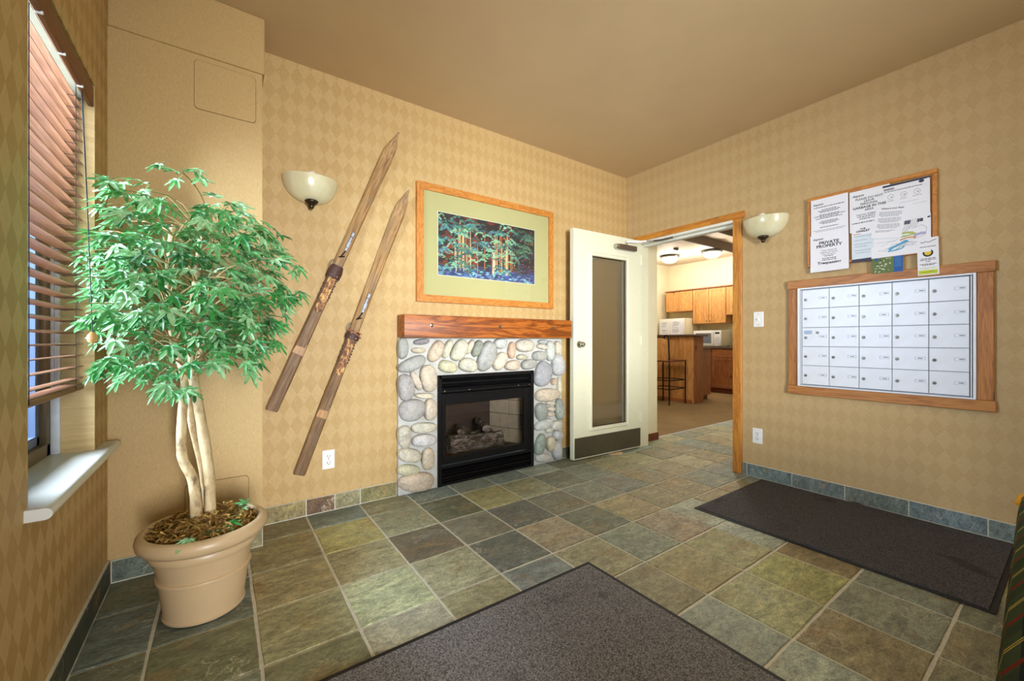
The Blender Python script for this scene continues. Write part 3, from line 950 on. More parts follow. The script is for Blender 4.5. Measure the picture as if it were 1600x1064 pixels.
def painting():
    """flat print: layered brush strokes of a forest edge, one mesh with a colour attribute"""
    rnd = random.Random(11)
    V, F, C = [], [], []
    lay = [0]

    def poly(pts, col):
        lay[0] += 1
        y = YF + .0110 - lay[0] * 4e-7
        i = len(V)
        for u, v in pts:
            u = min(1, max(0, u)); v = min(1, max(0, v))
            V.append((ax0 + u * (ax1 - ax0), y, az0 + v * (az1 - az0)))
        F.append(tuple(range(i, i + len(pts)))); C.append(lin(col))

    def jit(c, a): return tuple(max(0, min(255, x + rnd.uniform(-a, a))) for x in c)
    poly([(0, 0), (1, 0), (1, 1), (0, 1)], (44, 34, 38))
    poly([(0, 0), (1, 0), (1, .22), (0, .2)], (54, 64, 108))
    for _ in range(130):       # rust and dark patches
        u, v = rnd.random(), rnd.uniform(.15, 1)
        w, h = rnd.uniform(.02, .07), rnd.uniform(.02, .07)
        c = rnd.choice([(132, 58, 34), (88, 42, 34), (50, 34, 36), (104, 50, 32), (64, 46, 60)])
        if u > .82: c = rnd.choice([(44, 34, 40), (58, 48, 66), (52, 36, 34)])
        poly([(u - w, v), (u, v - h * .6), (u + w, v), (u, v + h)], jit(c, 10))
    for _ in range(46):        # trunks
        u = rnd.choice([rnd.uniform(.17, .36), rnd.uniform(.52, .74), rnd.uniform(.03, .98)])
        w = rnd.uniform(.002, .0065)
        v0, v1 = rnd.uniform(.08, .22), rnd.uniform(.45, .92)
        c = rnd.choice([(222, 170, 112), (204, 120, 62), (232, 200, 160), (150, 76, 44), (188, 132, 92)])
        if u > .8: c = (86, 70, 76)
        poly([(u - w, v0), (u + w, v0), (u + w * .7, v1), (u - w * .7, v1)], jit(c, 12))
    poly([(.522, .10), (.550, .10), (.546, .48), (.53, .48)], (226, 206, 180))
    poly([(.535, .45), (.546, .45), (.60, .62), (.592, .62)], (206, 180, 156))
    poly([(.53, .45), (.54, .47), (.48, .60), (.472, .585)], (196, 176, 156))
    greens = [(74, 142, 126), (108, 176, 150), (60, 112, 112), (132, 188, 152), (46, 88, 92), (92, 150, 156), (150, 196, 160), (84, 124, 104)]
    for _ in range(175):       # boughs: arching sprays of strokes
        u, v = rnd.uniform(-.02, .95), rnd.uniform(.12, .98)
        if u > .8 and v < .45: continue
        L, up = rnd.uniform(.06, .16), rnd.uniform(-.03, .04)
        g = rnd.choice(greens)
        dens = 15
        for k in range(dens):
            f = k / dens
            uu = u + (f - .5) * L
            vv = v + up * math.sin(f * 3.14) - .06 * abs(f - .5) ** 2 * 4 + rnd.uniform(-.018, .018)
            w, h = rnd.uniform(.006, .016), rnd.uniform(.006, .016)
            t_ = rnd.uniform(-.012, .012)
            c = jit(g, 22)
            if u > .78: c = tuple(x * .7 for x in c)
            poly([(uu - w, vv - t_), (uu, vv - h), (uu + w, vv + t_), (uu + .004, vv + h)], c)
    for _ in range(260):       # blue ground and purple shade
        u, v = rnd.random(), abs(rnd.gauss(.03, .05))
        w, h = rnd.uniform(.01, .03), rnd.uniform(.006, .016)
        c = rnd.choice([(76, 108, 176), (110, 160, 196), (60, 72, 128), (140, 190, 204), (92, 86, 140)])
        poly([(u - w, v), (u, v - h), (u + w, v), (u, v + h)], jit(c, 14))
    for _ in range(40):
        u, v = rnd.uniform(.8, 1), rnd.uniform(.08, .35)
        poly([(u - .015, v), (u, v - .008), (u + .015, v), (u, v + .01)], jit((84, 82, 116), 18))
    for _ in range(70):
        u, v = rnd.random(), rnd.uniform(.25, .95)
        poly([(u - .006, v), (u, v - .008), (u + .006, v), (u, v + .008)], jit(rnd.choice([(190, 86, 40), (200, 150, 80), (160, 70, 90)]), 14))
    me = bpy.data.meshes.new('art_print')
    me.from_pydata(V, [], F)
    at = me.color_attributes.new('paint', 'FLOAT_COLOR', 'CORNER')
    for p in me.polygons:
        for li in p.loop_indices: at.data[li].color = (*C[p.index], 1)
    t = NT('art_print_ink')
    an = t.node('ShaderNodeAttribute'); an.attribute_name = 'paint'
    me.materials.append(t.fin(an.outputs['Color'], .6))
    return put('art_print', me, pic)


painting()
bx('glazing', (px0 + fw - .003, YF + .002, pz0 + fw - .003), (px1 - fw + .003, YF + .004, pz1 - fw + .003), m_glass('picture_glass', (.98, .99, .97), .05, .02), pic)


# ------------------------------------------------------------------ wooden skis on the wall
def m_ski():
    t = NT('weathered_ski_wood')
    n = t.noise(t.coord(scale=(16, 16, .8)), 6, 6, .65, .2)
    n2 = t.noise(t.coord(), 7, 4, .6)
    c = t.ramp(n, [(.26, lin((70, 50, 26))), (.44, lin((136, 100, 54))), (.60, lin((172, 132, 78))), (.78, lin((200, 166, 112)))])
    sep = t.node('ShaderNodeSeparateXYZ')
    tc = t.node('ShaderNodeTexCoord'); t.link(tc.outputs['Object'], sep.inputs[0])
    tail = t.ramp(t.math('MULTIPLY', sep.outputs[2], .5), [(.30, (1, 1, 1)), (.48, (0, 0, 0))])
    c = t.mix(tail, c, t.mix(1.0, c, (.60, .56, .52), 'MULTIPLY'))
    c = t.mix(t.ramp(n2, [(.50, (0, 0, 0)), (.70, (.45, .45, .45))]), c, lin((126, 108, 84)))
    t.bump(n, .35, .004)
    return t.fin(c, .55)


M['ski'] = m_ski()


def m_plate():
    t = NT('peeled_foot_plate')
    n = t.noise(t.coord(scale=(1, 1, .6)), 55, 5, .7, .5)
    c = t.ramp(n, [(.40, lin((84, 44, 20))), (.50, lin((150, 94, 40))), (.60, lin((218, 176, 104)))])
    t.bump(n, .6, .005)
    return t.fin(c, .55)


M['plate'] = m_plate()
M['leather'] = m_plain('cracked_leather', (74, 46, 38), .6, var=.25, scale=60, bump=.5)
M['worn'] = m_wood('worn_patch', (196, 150, 84), (176, 128, 64), (130, 90, 44), 2, knots=False)
M['old_steel'] = m_plain('old_steel', (134, 140, 148), .4, .7, var=.2, scale=50)


def ski(base, tip, label, second):
    b, tp = Vector((base[0], 0, base[1])), Vector((tip[0], 0, tip[1]))
    ax = (tp - b).normalized()
    pr = Vector((-ax.z, 0, ax.x))
    L = (tp - b).length
    root = thing('wooden_ski', (base[0], YA, base[1]), label, 'ski', 'old wooden skis on the wall')

    root.rotation_euler = (0, math.atan2(ax.x, ax.z), 0)
    WOFF[root.name] = Vector((0, 0, 0))

    def F(s, o, w): return Vector((-o, -.004 - w, s))
    prof = [(0.0, .030), (.012, .0335), (.4, .0335), (.62, .031), (.80, .029), (.95, .0295), (1.2, .032), (1.5, .036), (1.72, .0395), (1.78, .037), (1.84, .026), (1.885, .011), (1.90, .007), (L, .006)]
    mb = MB(); bm = mb.bm
    rings = []
    for s, hw in prof:
        lift = .006 + .030 * math.exp(-((s - .85) / .34) ** 2) * .35 + max(0, (s - 1.55)) ** 2 * .35
        th = .010 + .014 * math.exp(-((s - .85) / .4) ** 2)
        cs = [(-hw, 0), (-hw, th * .6), (-hw * .75, th), (hw * .75, th), (hw, th * .6), (hw, 0)]
        rings.append([bm.verts.new(F(s, o, lift + w)) for o, w in cs])
    for a, c in zip(rings, rings[1:]):
        for k in range(6): bm.faces.new((a[k], a[(k + 1) % 6], c[(k + 1) % 6], c[k]))
    bm.faces.new(rings[0]); bm.faces.new(rings[-1])
    mb.build('ski_board', M['ski'], root)

    def srf(s): return .006 + .0105 * math.exp(-((s - .85) / .34) ** 2) + .010 + .014 * math.exp(-((s - .85) / .4) ** 2)
    # foot plate
    mb = MB()
    out = [(.86, -.023), (.86, .023)]
    out = [(.86, .022)] + [(.64, .022)] + [(.64 - .022 * math.sin(R(a)), .022 * math.cos(R(a))) for a in (30, 60, 90, 120, 150)] + [(.64, -.022), (.86, -.022)]
    mb.prism(out, .005, lambda u, v, w: F(u, v, srf(.75) + w - .001))
    pl = mb.build('foot_plate', M['plate'], root)
    for sgn in (-1, 1):      # ragged metal edges of the plate
        mb = MB()
        for k in range(9):
            s0 = .70 + k * .019
            mb.box((s0, sgn * .024, 0), (s0 + .013, sgn * (.031 + .003 * (k % 2)), .012))
        for v in mb.bm.verts: v.co = F(v.co.x, v.co.y, srf(.75) - .008 + v.co.z)
        mb.build('toothed_edge', M['leather'], pl)
    # toe strap of leather: an arched band
    mb = MB(); bm = mb.bm
    rr = []
    s0, s1 = (.845, .925) if not second else (.85, .905)
    for k in range(9):
        a = R(-12 + 204 * k / 8)
        ow, hw = .041 * math.cos(a), .034 * math.sin(a) if not second else .028 * math.sin(a)
        rr.append((ow, max(hw, -.004)))
    for side in (1.0, .86):
        pass
    ringsA = [[bm.verts.new(F(s, o * f, srf(.87) - .006 + h * f)) for o, h in rr] for s, f in ((s0, 1.0), ((s0 + s1) / 2, 1.06), (s1, .86))]
    ringsB = [[bm.verts.new(F(s, o * f * .9, srf(.87) - .006 + h * f * .9)) for o, h in rr] for s, f in ((s0, 1.0), ((s0 + s1) / 2, 1.06), (s1, .86))]
    for rg in (ringsA, ringsB):
        for a, c in zip(rg, rg[1:]):
            for k in range(8): bm.faces.new((a[k], a[k + 1], c[k + 1], c[k]))
    for i in (0, 2):
        for k in range(8): bm.faces.new((ringsA[i][k], ringsA[i][k + 1], ringsB[i][k + 1], ringsB[i][k]))
    st = mb.build('toe_strap', M['leather'], root, smooth=True)
    if second:
        MB().tube([F(.875, -.045, srf(.87) + .01), F(.885, -.02, srf(.87) + .032), F(.895, .02, srf(.87) + .032), F(.90, .045, srf(.87) + .008)], .005, 8).build('strap_roll', m_plain('red_leather', (150, 96, 84), .6), st, smooth=True)
        MB().tube([F(.90, -.045, srf(.87) + .008), F(.905, -.01, srf(.87) + .034), F(.885, .03, srf(.87) + .03)], .004, 8).build('strap_roll', m_plain('tan_leather', (170, 128, 78), .6), st, smooth=True)
    for o in (-.018, .018):
        mb = MB(); mb.lathe([(0, .004), (.004, .003), (.005, 0)], (0, 0, 0), 8)
        for v in mb.bm.verts:
            p = v.co.copy(); v.co = F(s0 + .012 + p.x, o + p.y, srf(.87) + (.026 if not second else .02) + p.z)
        mb.build('rivet', M['chrome'], st)
    mb = MB(); mb.tube([F(.90, .040, srf(.9)), F(.92, .048, srf(.9) + .012), F(.945, .044, srf(.9) + .012), F(.95, .034, srf(.9))], .003, 6)
    mb.build('buckle', M['old_steel'], st)
    # front lever and its cable
    mb = MB()
    mb.box((1.03, -.007, 0), (1.155, .007, .010), .002).box((1.06, -.010, .009), (1.10, .010, .014), .002).box((1.13, -.009, .006), (1.165, .009, .016), .003)
    for v in mb.bm.verts: v.co = F(v.co.x, v.co.y - .004, srf(1.1) - .001 + v.co.z)
    lv = mb.build('tension_lever', M['old_steel'], root)
    mb = MB(); mb.tube([F(1.035, -.004, srf(1.03) + .005), F(1.00, .004, srf(1.0) + .003), F(.985, .010, srf(1) + .003)], .004, 6)
    mb.tube([F(1.0, -.012, srf(1.0) + .002), F(.98, .018, srf(1.0) + .002)], .004, 6)
    mb.build('cable_hook', M['iron'], lv)
    # worn patch
    mb = MB(); mb.prism([(.345, -.030), (.415, -.029), (.42, .022), (.35, .031)], .0014, lambda u, v, w: F(u, v, srf(.38) - .002 + w + .0012))
    mb.build('worn_patch', M['worn'], root)
    mb = MB(); mb.tube([F(L - .015, 0, srf(1.6) + .034), F(L + .012, 0, srf(1.6) + .036)], .004, 6)
    mb.build('tip_peg', M['old_steel'], root)
    return root


ski((.2315, .645), (.957, 2.417), 'old wooden ski hung higher and left, smooth leather toe strap', False)
ski((.372, .2525), (1.026, 2.049), 'old wooden ski hung lower and right, rolled red leather strap', True)


# ------------------------------------------------------------------ half-bowl wall sconces
def m_alab():
    t = NT('alabaster_glass')
    n = t.noise(t.coord(scale=(1, 1, .4)), 9, 4, .6, .6)
    c = t.ramp(n, [(.3, lin((206, 198, 156))), (.7, lin((226, 220, 186)))])
    t.b.inputs['Subsurface Weight'].default_value = .3
    t.b.inputs['Subsurface Radius'].default_value = (.03, .03, .02)
    return t.fin(c, .22, 0, .5)


M['alab'] = m_alab()


def sconce(c, rotz, label):
    root = thing('wall_sconce', c, label, 'sconce', 'half-bowl wall sconces')
    rot = Matrix.Rotation(rotz, 3, 'Z')
    h = .150
    outp, inn = [], []
    for k in range(11):
        a = R(90 * k / 10)
        outp.append((.154 * math.sin(a) ** .85 if k else 0.012, -h * math.cos(a)))
    prof = outp + [(.150, .002)] + [(r * .955, z * .95 + .002) for r, z in outp[::-1]]
    mb = MB(); mb.lathe(prof, c, 28, math.pi, 2 * math.pi, .78, rot)
    mb.build('glass_bowl', M['alab'], root, smooth=True)
    fc = Vector(c) + rot @ Vector((0, -.045, -h))
    mb = MB(); mb.lathe([(0, .012), (.030, .014), (.038, .008), (.034, -.002), (.020, -.012), (.013, -.022), (.014, -.027), (.008, -.036), (0, -.038)], fc, 20)
    mb.build('finial', M['bronze'], root, smooth='all', weld=True)
    mb = MB(); mb.box((-.05, -.012, -.10), (.05, 0, -.02), .003); mb.tube([(0, -.012, -.06), (0, -.06, -.06)], .012, 10); mb.tube([(0, -.05, -.15), (0, -.05, -.05)], .006, 8)
    for v in mb.bm.verts: v.co = Vector(c) + rot @ v.co
    mb.build('back_plate', M['bronze'], root)
    mb = MB(); mb.lathe([(0, .0), (.014, 0), (.016, .02), (.028, .06), (.026, .075), (.012, .09), (0, .092)], Vector(c) + rot @ Vector((0, -.06, -.06)), 14)
    mb.build('bulb', m_plain('bulb_frosted', (240, 236, 220), .4), root, smooth='all', weld=True)


sconce((.435, YA - .001, 2.012), 0, 'half-bowl cream glass sconce on the wall left of the skis')
sconce((XB - .001, 1.408, 1.962), R(-90), 'half-bowl cream glass sconce on the wall right of the doorway')


# ------------------------------------------------------------------ outlets and switch
def plate(name, c, rotz, label, cat, switch=False):
    root = thing(name, c, label, cat)
    rot = Matrix.Rotation(rotz, 3, 'Z')

    def fin(mb, nm, mat, par, **k):
        for v in mb.bm.verts: v.co = Vector(c) + rot @ v.co
        return mb.build(nm, mat, par, **k)
    pl = fin(MB().box((-.036, -.006, -.058), (.036, 0, .058), .003), 'cover_plate', M['plastic'], root)
    if switch:
        fin(MB().box((-.006, -.016, -.010), (.006, -.004, .012), .002), 'toggle', M['plastic'], root)
    else:
        for dz in (-.020, .020):
            mb = MB(); mb.box((-.017, -.0085, dz - .014), (.017, -.004, dz + .014), .003)
            s = fin(mb, 'socket', M['plastic'], root)
            for dx, hz in ((-.007, .006), (.007, .005)):
                fin(MB().box((dx - .0014, -.0092, dz + .002 - hz), (dx + .0014, -.008, dz + .002 + hz)), 'slot', M['slot'], s)
            fin(MB().box((-.0025, -.0092, dz - .011), (.0025, -.008, dz - .006)), 'slot', M['slot'], s)
    for dz in ((-.04, .04) if switch else (0,)):
        fin(MB().box((-.003, -.0072, dz - .003), (.003, -.005, dz + .003), .001), 'screw', M['chrome'], root)


plate('wall_outlet', (.537, YA, .315), 0, 'white outlet low on the wall between ski and fireplace', 'outlet')
plate('wall_outlet', (XB, 1.466, .318), R(-90), 'white outlet low on the wall right of the doorway', 'outlet')
plate('light_switch', (XB, 1.459, 1.207), R(-90), 'white light switch between the doorway and the mailboxes', 'light switch', True)


# ------------------------------------------------------------------ mailboxes
mbx = thing('mailbox_bank', (XB, .77, .667), 'bank of silver mailboxes in a wooden casing on the right wall', 'mailboxes')
XM = XB - .024
bx('casing_board', (XM, .283, 1.412), (XB, 1.257, 1.470), M['mail_y'], mbx, .003)
bx('casing_board', (XM, .283, .667), (XB, 1.257, .727), M['mail_y'], mbx, .003)
bx('casing_board', (XM + .003, 1.190, .727), (XB, 1.250, 1.412), M['mail_z'], mbx, .003)
bx('casing_board', (XM + .003, .290, .727), (XB, .352, 1.412), M['mail_z'], mbx, .003)
XF = XB - .020
bx('backing', (XF + .006, .352, .727), (XB, 1.19, 1.412), M['alu_dark'], mbx)
mb = MB()
for a in ((1.176, 1.190, .727, 1.412), (.352, .364, .727, 1.412), (.364, 1.176, .727, .737), (.364, 1.176, 1.402, 1.412)):
    mb.box((XF - .012, a[0], a[2]), (XB - .002, a[1], a[3]), .0015)
mb.build('rim', M['alu'], mbx)
mb = MB()
for a in ((1.168, 1.173, .741, 1.398), (.368, .373, .741, 1.398)):
    mb.box((XF - .008, a[0], a[2]), (XB - .006, a[1], a[3]), .001)
mb.build('inner_rim', M['alu'], mbx)
cy0, cy1, cz0, cz1 = .376, 1.165, .742, 1.397
cw, chh = (cy1 - cy0) / 5, (cz1 - cz0) / 5
door_me = MB().box((0, -cw / 2 + .0022, -chh / 2 + .0028), (.010, cw / 2 - .0008, chh / 2 - .0012), .0012).mesh('mailbox_door', M['alu'])
ridge_me = MB().box((-.0022, -cw / 2 + .001, -.0022), (.0, cw / 2 - .001, .0012), .0005).mesh('lip', M['alu'])
lk = MB()
rot_x = Matrix.Rotation(R(-90), 3, 'Y')
lk.lathe([(0, .004), (.005, .0045), (.0085, .004), (.0095, 0)], (0, 0, 0), 12, rot=rot_x)
lk_me = lk.mesh('lock', M['steel'], smooth=True)
kh = MB().box((-.0062, -.0012, -.005), (-.004, .0012, .005)).mesh('keyhole', M['slot'])
tagp = MB()
for a in ((-.022, .022, .0075, .0095), (-.022, .022, -.0095, -.0075), (-.022, -.0195, -.0075, .0075), (.0195, .022, -.0075, .0075)):
    tagp.box((-.002, a[0], a[2]), (.001, a[1], a[3]))
tag_me = tagp.mesh('label_holder', m_plain('label_holder', (196, 202, 212), .4, .2))
num_me = MB().box((-.0012, -.012, -.003), (.001, .008, .003)).mesh('label_card', m_plain('label_card', (150, 150, 152), .7, var=.5, scale=600))
for r_i in range(5):
    for c_i in range(5):
        yc = cy1 - cw * (c_i + .5)
        zc = cz1 - chh * (r_i + .5)
        d = put('mailbox_door', door_me, mbx, loc=(XF - .004, yc, zc))
        put('lip', ridge_me, d, loc=(XF - .004, yc, zc - chh / 2 + .004))
        l_ = put('lock', lk_me, d, loc=(XF - .004, yc + cw * .36, zc - .004))
        put('keyhole', kh, d, loc=(XF - .0035, yc + cw * .36, zc - .004))
        put('label_holder', tag_me, d, loc=(XF - .0042, yc - cw * .27, zc + .004))
        put('label_card', num_me, d, loc=(XF - .0042, yc - cw * .27 + random.uniform(-.006, .004), zc + .004))
        if r_i == 2 and c_i == 0:
            bx('badge', (XF - .007, yc + .018, zc + .022), (XF - .003, yc + .066, zc + .044), m_plain('badge_grey', (146, 158, 176), .35, .4), d, .002)
            put('lock', lk_me, d, loc=(XF - .004, yc - .012, zc + .030))


# ------------------------------------------------------------------ notice board and papers
bb = thing('notice_board', (XB, .815, 1.555), 'oak framed cork notice board above the mailboxes', 'notice board')
bx('cork', (XB - .012, .51, 1.56), (XB, 1.13, 2.02), M['cork'], bb)
for a in ((.500, 1.136, 2.002, 2.028), (.500, 1.136, 1.552, 1.572)):
    bx('frame_rail', (XB - .022, a[0], a[2]), (XB, a[1], a[3]), M['oak_y'], bb, .003)
for a in ((1.116, 1.136, 1.572, 2.002), (.500, .523, 1.572, 2.002)):
    bx('frame_rail', (XB - .022, a[0], a[2]), (XB, a[1], a[3]), M['oak_z'], bb, .003)


def text_mesh(body, size, name='lettering', bold=0.0, shear=0.0, align='CENTER', sx=1.0):
    cu = bpy.data.curves.new(name, 'FONT')
    cu.body = body; cu.size = size; cu.align_x = align; cu.align_y = 'CENTER'
    cu.offset = bold; cu.shear = shear; cu.resolution_u = 2
    o = bpy.data.objects.new(name, cu)
    COL.objects.link(o)
    bpy.context.view_layer.update()
    me = bpy.data.meshes.new_from_object(o)
    bpy.data.objects.remove(o)
    bpy.data.curves.remove(cu)
    if sx != 1.0:
        for v in me.vertices: v.co.x *= sx
    return me


class Sheet:
    """a paper sheet on the right wall: local u to the right (= -y), v up, centre at (y, z)"""

    def __init__(self, name, y, z, w, h, x, label, cat, tilt=0.0, curl=.0, mat='sheet', group=None):
        self.o = thing(name, (x, y, z), label, cat, group)
        self.w, self.h, self.x = w, h, x
        self.c, self.s = math.cos(R(tilt)), math.sin(R(tilt))
        self.y, self.z = y, z
        self.curl = curl
        n = 6
        mb = MB(); bm = mb.bm
        for d in (0, .0004):
            pass
        f = [[bm.verts.new(self.P((i / n - .5) * w, (j / n - .5) * h, 0)) for i in range(n + 1)] for j in range(n + 1)]
        b = [[bm.verts.new(self.P((i / n - .5) * w, (j / n - .5) * h, -.0004)) for i in range(n + 1)] for j in range(n + 1)]
        for g in (f, b):
            for j in range(n):
                for i in range(n):
                    bm.faces.new((g[j][i], g[j][i + 1], g[j + 1][i + 1], g[j + 1][i]))
        for j in range(n):
            bm.faces.new((f[j][0], f[j + 1][0], b[j + 1][0], b[j][0])); bm.faces.new((f[j][n], f[j + 1][n], b[j + 1][n], b[j][n]))
            bm.faces.new((f[0][j], f[0][j + 1], b[0][j + 1], b[0][j])); bm.faces.new((f[n][j], f[n][j + 1], b[n][j + 1], b[n][j]))
        self.page = mb.build('page', M[mat], self.o)

    def P(self, u, v, d):
        """d towards the room"""
        lift = self.curl * max(0, (.5 - (v / self.h + .5))) ** 2 * 4
        uu, vv = u * self.c - v * self.s, u * self.s + v * self.c
        return Vector((self.x - d - lift, self.y - uu, self.z + vv))

    def text(self, body, u, v, size, mat='print_black', bold=0.0, shear=0.0, align='CENTER', sx=1.0):
        me = text_mesh(body, size, bold=bold, shear=shear, align=align, sx=sx)
        for q in me.vertices: q.co = self.P(u + q.co.x, v + q.co.y, .0005)
        me.materials.append(M[mat])
        return put('lettering', me, self.page)

    def lines(self, rows, size, mat='print_grey', seed=1, name='small_print'):
        """rows = (u_centre, v, width); rows of word-like dashes for print too small to read"""
        rnd = random.Random(seed)
        mb = MB()
        for uc, v, w in rows:
            u = uc - w / 2
            while u < uc + w / 2 - .002:
                l = min(rnd.uniform(.006, .018), uc + w / 2 - u)
                mb.quad(self.P(u, v - size / 2, .0004), self.P(u + l, v - size / 2, .0004), self.P(u + l, v + size / 2, .0004), self.P(u, v + size / 2, .0004))
                u += l + size * .6
        o = mb.build(name, M[mat], self.page)
        return o

    def patch(self, pts, mat, name='print', d=.00035):
        mb = MB(); mb.bm.faces.new([mb.bm.verts.new(self.P(u, v, d)) for u, v in pts])
        return mb.build(name, M[mat], self.page)

    def disc(self, u, v, ru, rv, mat, name='print', d=.00045, n=20, hole=0):
        mb = MB()
        a = [mb.bm.verts.new(self.P(u + ru * math.cos(2 * math.pi * k / n), v + rv * math.sin(2 * math.pi * k / n), d)) for k in range(n)]
        if hole:
            b = [mb.bm.verts.new(self.P(u + ru * hole * math.cos(2 * math.pi * k / n), v + rv * hole * math.sin(2 * math.pi * k / n), d)) for k in range(n)]
            for k in range(n): mb.bm.faces.new((a[k], a[(k + 1) % n], b[(k + 1) % n], b[k]))
        else:
            mb.bm.faces.new(a)
        return mb.build(name, M[mat], self.page)

    def stroke(self, pts, w, mat, name='drawn_line', d=.0006):
        mb = MB()
        for (u0, v0), (u1, v1) in zip(pts, pts[1:]):
            dx, dy = u1 - u0, v1 - v0
            l = math.hypot(dx, dy) or 1
            nx, ny = -dy / l * w / 2, dx / l * w / 2
            mb.quad(self.P(u0 + nx, v0 + ny, d), self.P(u1 + nx, v1 + ny, d), self.P(u1 - nx, v1 - ny, d), self.P(u0 - nx, v0 - ny, d))
        return mb.build(name, M[mat], self.page)

    def pin(self, u, v):
        mb = MB(); mb.lathe([(0, .006), (.003, .0055), (.0035, .003), (.002, .0005), (.002, 0)], (0, 0, 0), 8, rot=rot_x)
        c = self.P(u, v, .0004)
        for q in mb.bm.verts: q.co += c
        mb.build('push_pin', M['plastic'], self.page)


for nm, rgb in (('navy', (52, 54, 76)), ('photo_green', (96, 116, 64)), ('photo_pale', (206, 204, 180)), ('blue', (30, 88, 160)), ('lime', (204, 214, 60)), ('yellow', (232, 196, 46)), ('river', (92, 166, 204)),
                ('map_orange', (206, 150, 110)), ('map_green', (176, 190, 100)), ('map_lilac', (176, 172, 206)), ('pale_blue', (214, 226, 236)), ('red_print', (176, 60, 40))):
    M[nm] = m_plain('print_' + nm, rgb, .6, var=.02)

XP = XB - .024
# upper left sheet
s = Sheet('notice_sheet', 1.008, 1.872, .206, .270, XP, 'top left notice of small centred print on the notice board', 'paper', .5)
s.text('Aspens', -.062, .098, .020, bold=.0004, shear=.35)
s.lines([(0.0, .078, .17)], .0045, 'print_black', 3)
s.lines([(.0, .058, .08), (.0, .050, .12), (.0, .042, .10), (0, .024, .11), (0, .016, .17), (0, .008, .10), (0, -.000, .15), (0, -.020, .09), (0, -.028, .11), (0, -.036, .08), (0, -.060, .10)], .004, 'print_black', 4)
s.lines([(.0, -.078, .18), (0, -.086, .15)], .003, 'print_grey', 5)
s.pin(.095, .128)
# lower left sheet
s = Sheet('notice_sheet', 1.008, 1.637, .212, .250, XP - .0012, 'notice reading private property below the small print notice', 'paper', .6, .004)
s.text('Aspens', -.062, .097, .020, bold=.0004, shear=.35)
s.text('PRIVATE', 0, .068, .027, bold=.0008, sx=1.1)
s.text('PROPERTY', 0, .045, .027, bold=.0008, sx=1.1)
s.text('Only Owners &', 0, .016, .013)
s.text('Registered Guests', 0, .003, .013)
s.text('past this point', 0, -.010, .013)
s.lines([(0, -.022, .05)], .004, 'print_black', 6)
s.lines([(0, -.038, .075), (0, -.049, .08)], .005, 'print_black', 7)
s.text('Trespassing', 0, -.068, .024, bold=.0008, sx=1.15)
s.pin(.09, -.055); s.pin(-.098, .10)
# middle sheet
s = Sheet('notice_sheet', .800, 1.870, .196, .262, XP - .0006, 'notice about leaving garbage in the middle of the notice board', 'paper', .4)
s.text('Aspens', -.055, .098, .020, bold=.0004, shear=.35)
s.text('PLEASE DO NOT', 0, .074, .018, bold=.0003)
s.text('LEAVE', 0, .057, .018, bold=.0003)
s.text('PERSONAL', 0, .040, .018, bold=.0003)
s.text('GARBAGE IN THIS', 0, .020, .020, bold=.0006)
s.text('AREA', 0, .002, .018, bold=.0003)
s.text('TAKE ALL GARBAGE TO', 0, -.026, .012, bold=.0002)
s.text('THE BLUE BINS IN THE', 0, -.039, .012, bold=.0002)
s.text('GARBAGE SYSTEM', 0, -.052, .012, bold=.0002)
s.lines([(0, -.075, .17)], .005, 'print_black', 8)
# chalet flyer
s = Sheet('flyer', .830, 1.664, .112, .236, XP - .0018, 'narrow flyer headed chalet with a dark foot band', 'flyer', .4)
s.text('OUR', .0, .090, .013, bold=.0006)
s.text('CHALET', 0, .076, .016, bold=.0008, sx=1.15)
s.patch([(-.052, -.098), (.052, -.098), (.052, .055), (-.052, .055)], 'pale_blue', 'tinted_panel', .0002)
s.lines([(-.03, .060, .035)], .004, 'red_print', 9)
s.lines([(0, .045, .08), (-.01, .02, .06), (0, -.005, .085), (-.01, -.02, .06), (0, -.045, .08), (0, -.06, .07)], .0032, 'print_grey', 10)
s.patch([(-.056, -.118), (.056, -.118), (.056, -.098), (-.056, -.098)], 'navy', 'foot_band', .0004)
# right top sheet with a dark heading
s = Sheet('notice_sheet', .632, 1.880, .206, .226, XP - .0009, 'printed sheet with dark header and three round icons at upper right', 'paper', .3)
s.patch([(-.103, .101), (.103, .101), (.103, .113), (-.103, .113)], 'navy', 'header_band', .0004)
s.disc(.068, .093, .012, .009, 'navy', 'badge')
s.patch([(-.098, .080), (-.05, .080), (-.05, .092), (-.098, .092)], 'print_grey', 'header_box', .0004)
s.lines([(-.01, .072, .17)], .0035, 'print_black', 12)
for u in (-.066, -.008, .05):
    s.disc(u, .038, .014, .016, 'print_grey', 'round_icon', hole=.88)
    s.disc(u + .003, .036, .004, .004, 'print_grey', 'icon_dot')
s.lines([(-.066, .014, .03), (-.008, .014, .03), (.05, .016, .04)], .003, 'print_grey', 13)
s.lines([(-.02, -.010, .15), (.06, -.03, .06)], .003, 'print_pale', 14)
s.pin(.096, .10)
